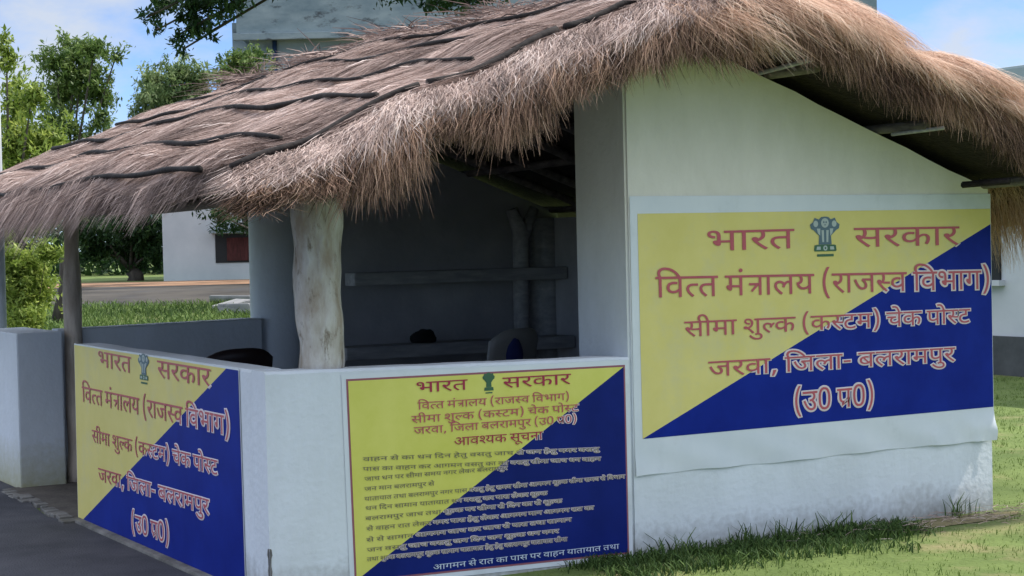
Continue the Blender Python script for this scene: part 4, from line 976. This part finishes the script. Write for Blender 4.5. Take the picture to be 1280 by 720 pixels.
tree('leafy_tree', base_at(74, 29), clump_px([(70, 78, 24, 22), (92, 62, 22, 18), (118, 62, 28, 12), (145, 70, 12, 7), (100, 98, 36, 26), (78, 120, 30, 24), (128, 120, 20, 24), (125, 150, 16, 18), (72, 160, 28, 26), (110, 190, 22, 20), (95, 240, 34, 30)], 29), .085, 7500, M['leaf_m'],
     'open-crowned mid-green tree with sky gaps, second from the left', .17)
tree('leafy_tree', base_at(346, 40), clump_px([(190, 100, 22, 16), (222, 92, 26, 18), (250, 100, 22, 16), (205, 122, 34, 20), (240, 122, 30, 22), (180, 138, 16, 14), (215, 160, 40, 20)], 40), .11, 6500, M['leaf_p'],
     'pale green feathery tree just above the thatch slope', .2)
tree('leafy_tree', base_at(352, 42), clump_px([(300, 78, 24, 14), (322, 68, 12, 12), (285, 95, 18, 12), (310, 100, 26, 20), (300, 130, 34, 24)], 42), .11, 4500, M['leaf_m'],
     'mid-green tree before the corner of the blue-grey building', .2)
tree('spreading_tree', base_at(770, 27), clump_px([(205, 8, 22, 20), (235, 18, 26, 20), (258, 2, 30, 24), (222, 44, 14, 18), (262, 40, 12, 14), (245, 34, 18, 16), (228, 62, 8, 10), (195, 38, 10, 10), (285, 6, 24, 16), (183, 22, 10, 9), (215, -30, 50, 30), (300, -40, 60, 34), (400, -70, 90, 40), (520, -40, 80, 34), (580, -2, 40, 16), (545, 6, 20, 10), (615, -4, 34, 10), (380, -110, 130, 50), (640, -140, 150, 60), (800, -150, 130, 60), (720, -220, 180, 80)], 27), .10, 36000, M['leaf_d'],
     'dark broad tree whose lower boughs hang in from the top of the photo', .26, fork_z=6.6)
tree('spreading_tree', base_at(392, 31), clump_px([(262, 236, 30, 22), (290, 250, 32, 20), (316, 262, 22, 20), (272, 268, 20, 10), (300, 284, 30, 9), (330, 235, 40, 30), (250, 215, 30, 20)], 31), .085, 3600, M['leaf_d'],
     'dark leafy boughs drooping before the white annex under the eave', .15)
tree('round_bush', base_at(168, 46), clump_px([(150, 305, 34, 22), (185, 300, 28, 24), (120, 312, 26, 16), (195, 318, 16, 20), (168, 326, 18, 14), (165, 280, 40, 20), (105, 290, 24, 20)], 46), .12, 6000, M['leaf_d'],
     'dark round bush with a short trunk left of the white annex', .22)
tree('leafy_shrub', base_at(40, 15.2), clump_px([(38, 335, 24, 26), (22, 370, 22, 30), (48, 362, 24, 22), (30, 400, 26, 24), (58, 316, 16, 12), (14, 330, 12, 24)], 15.2), .045, 5200, M['leaf_y'],
     'bright lime-green shrub growing right behind the rear stub wall', .03)
# far tree belt: one mass beyond the buildings
n = 26000
lat = rng.uniform(-30, 26, n); d = rng.uniform(58, 70, n); h = rng.random(n)**.8
top = 4.2+1.6*np.sin(lat*.55)+1.0*np.sin(lat*1.7+1)
P = np.stack([CAM[0]+f2[0]*d+f2[1]*lat, CAM[1]+f2[1]*d-f2[0]*lat, .6+h*top], -1)
V, Fa = leaf_quads(P, .26)
tag(fast_mesh('distant_trees', V, Fa, M['leaf_d'], None, np.clip(rng.normal(.5, .22, n), 0, 1)), 'dense far belt of dark trees beyond the buildings', 'trees', kind='stuff')

# grass: mown lawn at the right, rank weeds at the wall foot, verge beyond the rear wall
M['grass'] = toned('grass_blade', [(0, (.070, .11, .022)), (.45, (.13, .20, .040)), (.8, (.21, .27, .075)), (1, (.40, .36, .17))], rough=.7, transl=.25)
M['weed'] = toned('weed_leaf', [(0, (.025, .05, .014)), (.5, (.06, .11, .028)), (1, (.15, .22, .06))], rough=.7, transl=.2)
def blades(name, x, y, hmin, hmax, wmin, wmax, mat, tone, label, lean=.5):
    n = len(x); z = ground_z(x, y)
    h = rng.uniform(hmin, hmax, n)
    a = rng.uniform(0, 6.283, n); ln = h*rng.uniform(.1, lean, n)*1.4
    p0 = np.stack([x, y, z-.005], -1)
    p1 = p0+np.stack([np.cos(a)*ln*.35, np.sin(a)*ln*.35, h*.6], -1)
    p2 = p0+np.stack([np.cos(a)*ln, np.sin(a)*ln, h], -1)
    side = np.stack([-np.sin(a), np.cos(a), 0*a], -1)+rng.normal(0, .5, (n, 3))
    V, Fa, tn = ribbons(np.stack([p0, p1, p2], 1), rng.uniform(wmin, wmax, n), side, np.clip(tone, 0, 1))
    return tag(fast_mesh(name, V, Fa, mat, None, tn), label, 'grass', kind='stuff')
n = 130000
x = rng.uniform(1.2, 11.2, n); y = rng.uniform(-1.9, 7.5, n)
inside = (x < 4.26) & (y > -.02)
bare = np.exp(-((x-3.75)/.55)**2-((y+.16)/.16)**2)
patch = .5+.5*np.sin(x*2.1+1.3*np.sin(y*1.7))*np.sin(y*2.6+x*.7)
keep = (~inside) & (rng.random(n) > bare*.95) & (rng.random(n) > .35*patch)
x, y, pt = x[keep], y[keep], patch[keep]
cl_ = np.array([mnoise.noise((a*4.3, b*4.3, 0))+.6*mnoise.noise((a*11, b*11, 3)) for a, b in zip(x, y)])
kp = cl_ > -.55+.5*rng.random(len(x)); x, y, pt, cl_ = x[kp], y[kp], pt[kp], cl_[kp]
blades('grass', x, y, .008, .036*np.clip(.6+1.1*cl_, .45, 1.7), .0025, .005, M['grass'], rng.normal(.45, .16, len(x))+.16*pt-.08-.28*cl_, 'short sunlit lawn grass with dry patches right of the hut')
n = 6500
cx_ = rng.uniform(1.5, 3.45, 120); cy_ = -np.abs(rng.normal(.05, .26, 120))-.02; q_ = rng.integers(0, 120, n)
x = cx_[q_]+rng.normal(0, .05, n); y = np.minimum(cy_[q_]+rng.normal(0, .05, n), -.015)
ok = (x > .9) & (x < 3.6); x, y = x[ok], y[ok]
blades('weeds', x, y, .010, .060, .004, .009, M['weed'], rng.normal(.4, .25, len(x)), 'rank weeds along the foot of the gable wall, coloured dark for the ground shadow', .9)  # dark weed colour stands in for the shadow in front of the wall
n = 160
x = np.concatenate([rng.normal(c, .06, n//5) for c in (2.05, 2.45, 2.75, 3.05, 3.9)]); y = -np.abs(rng.normal(.05, .05, len(x)))-.015
blades('tall_weeds', x, y, .05, .13, .004, .009, M['weed'], rng.normal(.55, .25, len(x)), 'taller weed sprigs standing against the gable wall', .7)
n = 16000
lat = rng.uniform(-9.5, 0.5, n); d = rng.uniform(26.5, 33.0, n)
x = CAM[0]+f2[0]*d+f2[1]*lat; y = CAM[1]+f2[1]*d-f2[0]*lat
blades('verge_grass', x, y, .03, .14, .010, .024, M['weed'], rng.normal(.75, .25, n), 'dark green verge grass between the hut and the road', .8)
# dry straw litter and dirt at the wall's right foot
n = 260
x = rng.normal(3.75, .40, n); y = -.05-np.abs(rng.normal(.12, .12, n)); a = rng.uniform(0, 6.28, n); ln = rng.uniform(.04, .14, n)
p0 = np.stack([x, y, .016+.02*rng.random(n)], -1); p1 = p0+np.stack([np.cos(a)*ln*.5, np.sin(a)*ln*.5*.6, .012*rng.random(n)], -1); p2 = p0+np.stack([np.cos(a)*ln, np.sin(a)*ln*.6, .006*rng.random(n)], -1)
V, Fa, tn = ribbons(np.stack([p0, p1, p2], 1), rng.uniform(.002, .004, n), None, np.clip(rng.normal(.45, .2, n), 0, 1))
tag(fast_mesh('straw_litter', V, Fa, M['straw'], None, tn), 'fallen dry straw on the bare earth by the wall corner', 'straw', kind='stuff')
M['earth'] = mottled('bare_earth', (.17, .145, .070), (.26, .215, .115), scale=9, rough=.95, bump=.5)
bm = bmesh.new(); c_ = bm.verts.new((3.78, -.17, .010)); rg = []
for i in range(28):
    t = 6.2832*i/28; k = 1+.35*mnoise.noise((math.cos(t)*2, math.sin(t)*2, 3)); rg.append(bm.verts.new((3.82+.42*k*math.cos(t), -.15+.10*k*math.sin(t), .004)))
for i in range(28): bm.faces.new((c_, rg[i], rg[(i+1) % 28]))
tag(from_bm('bare_earth', bm, M['earth']), kind='structure')
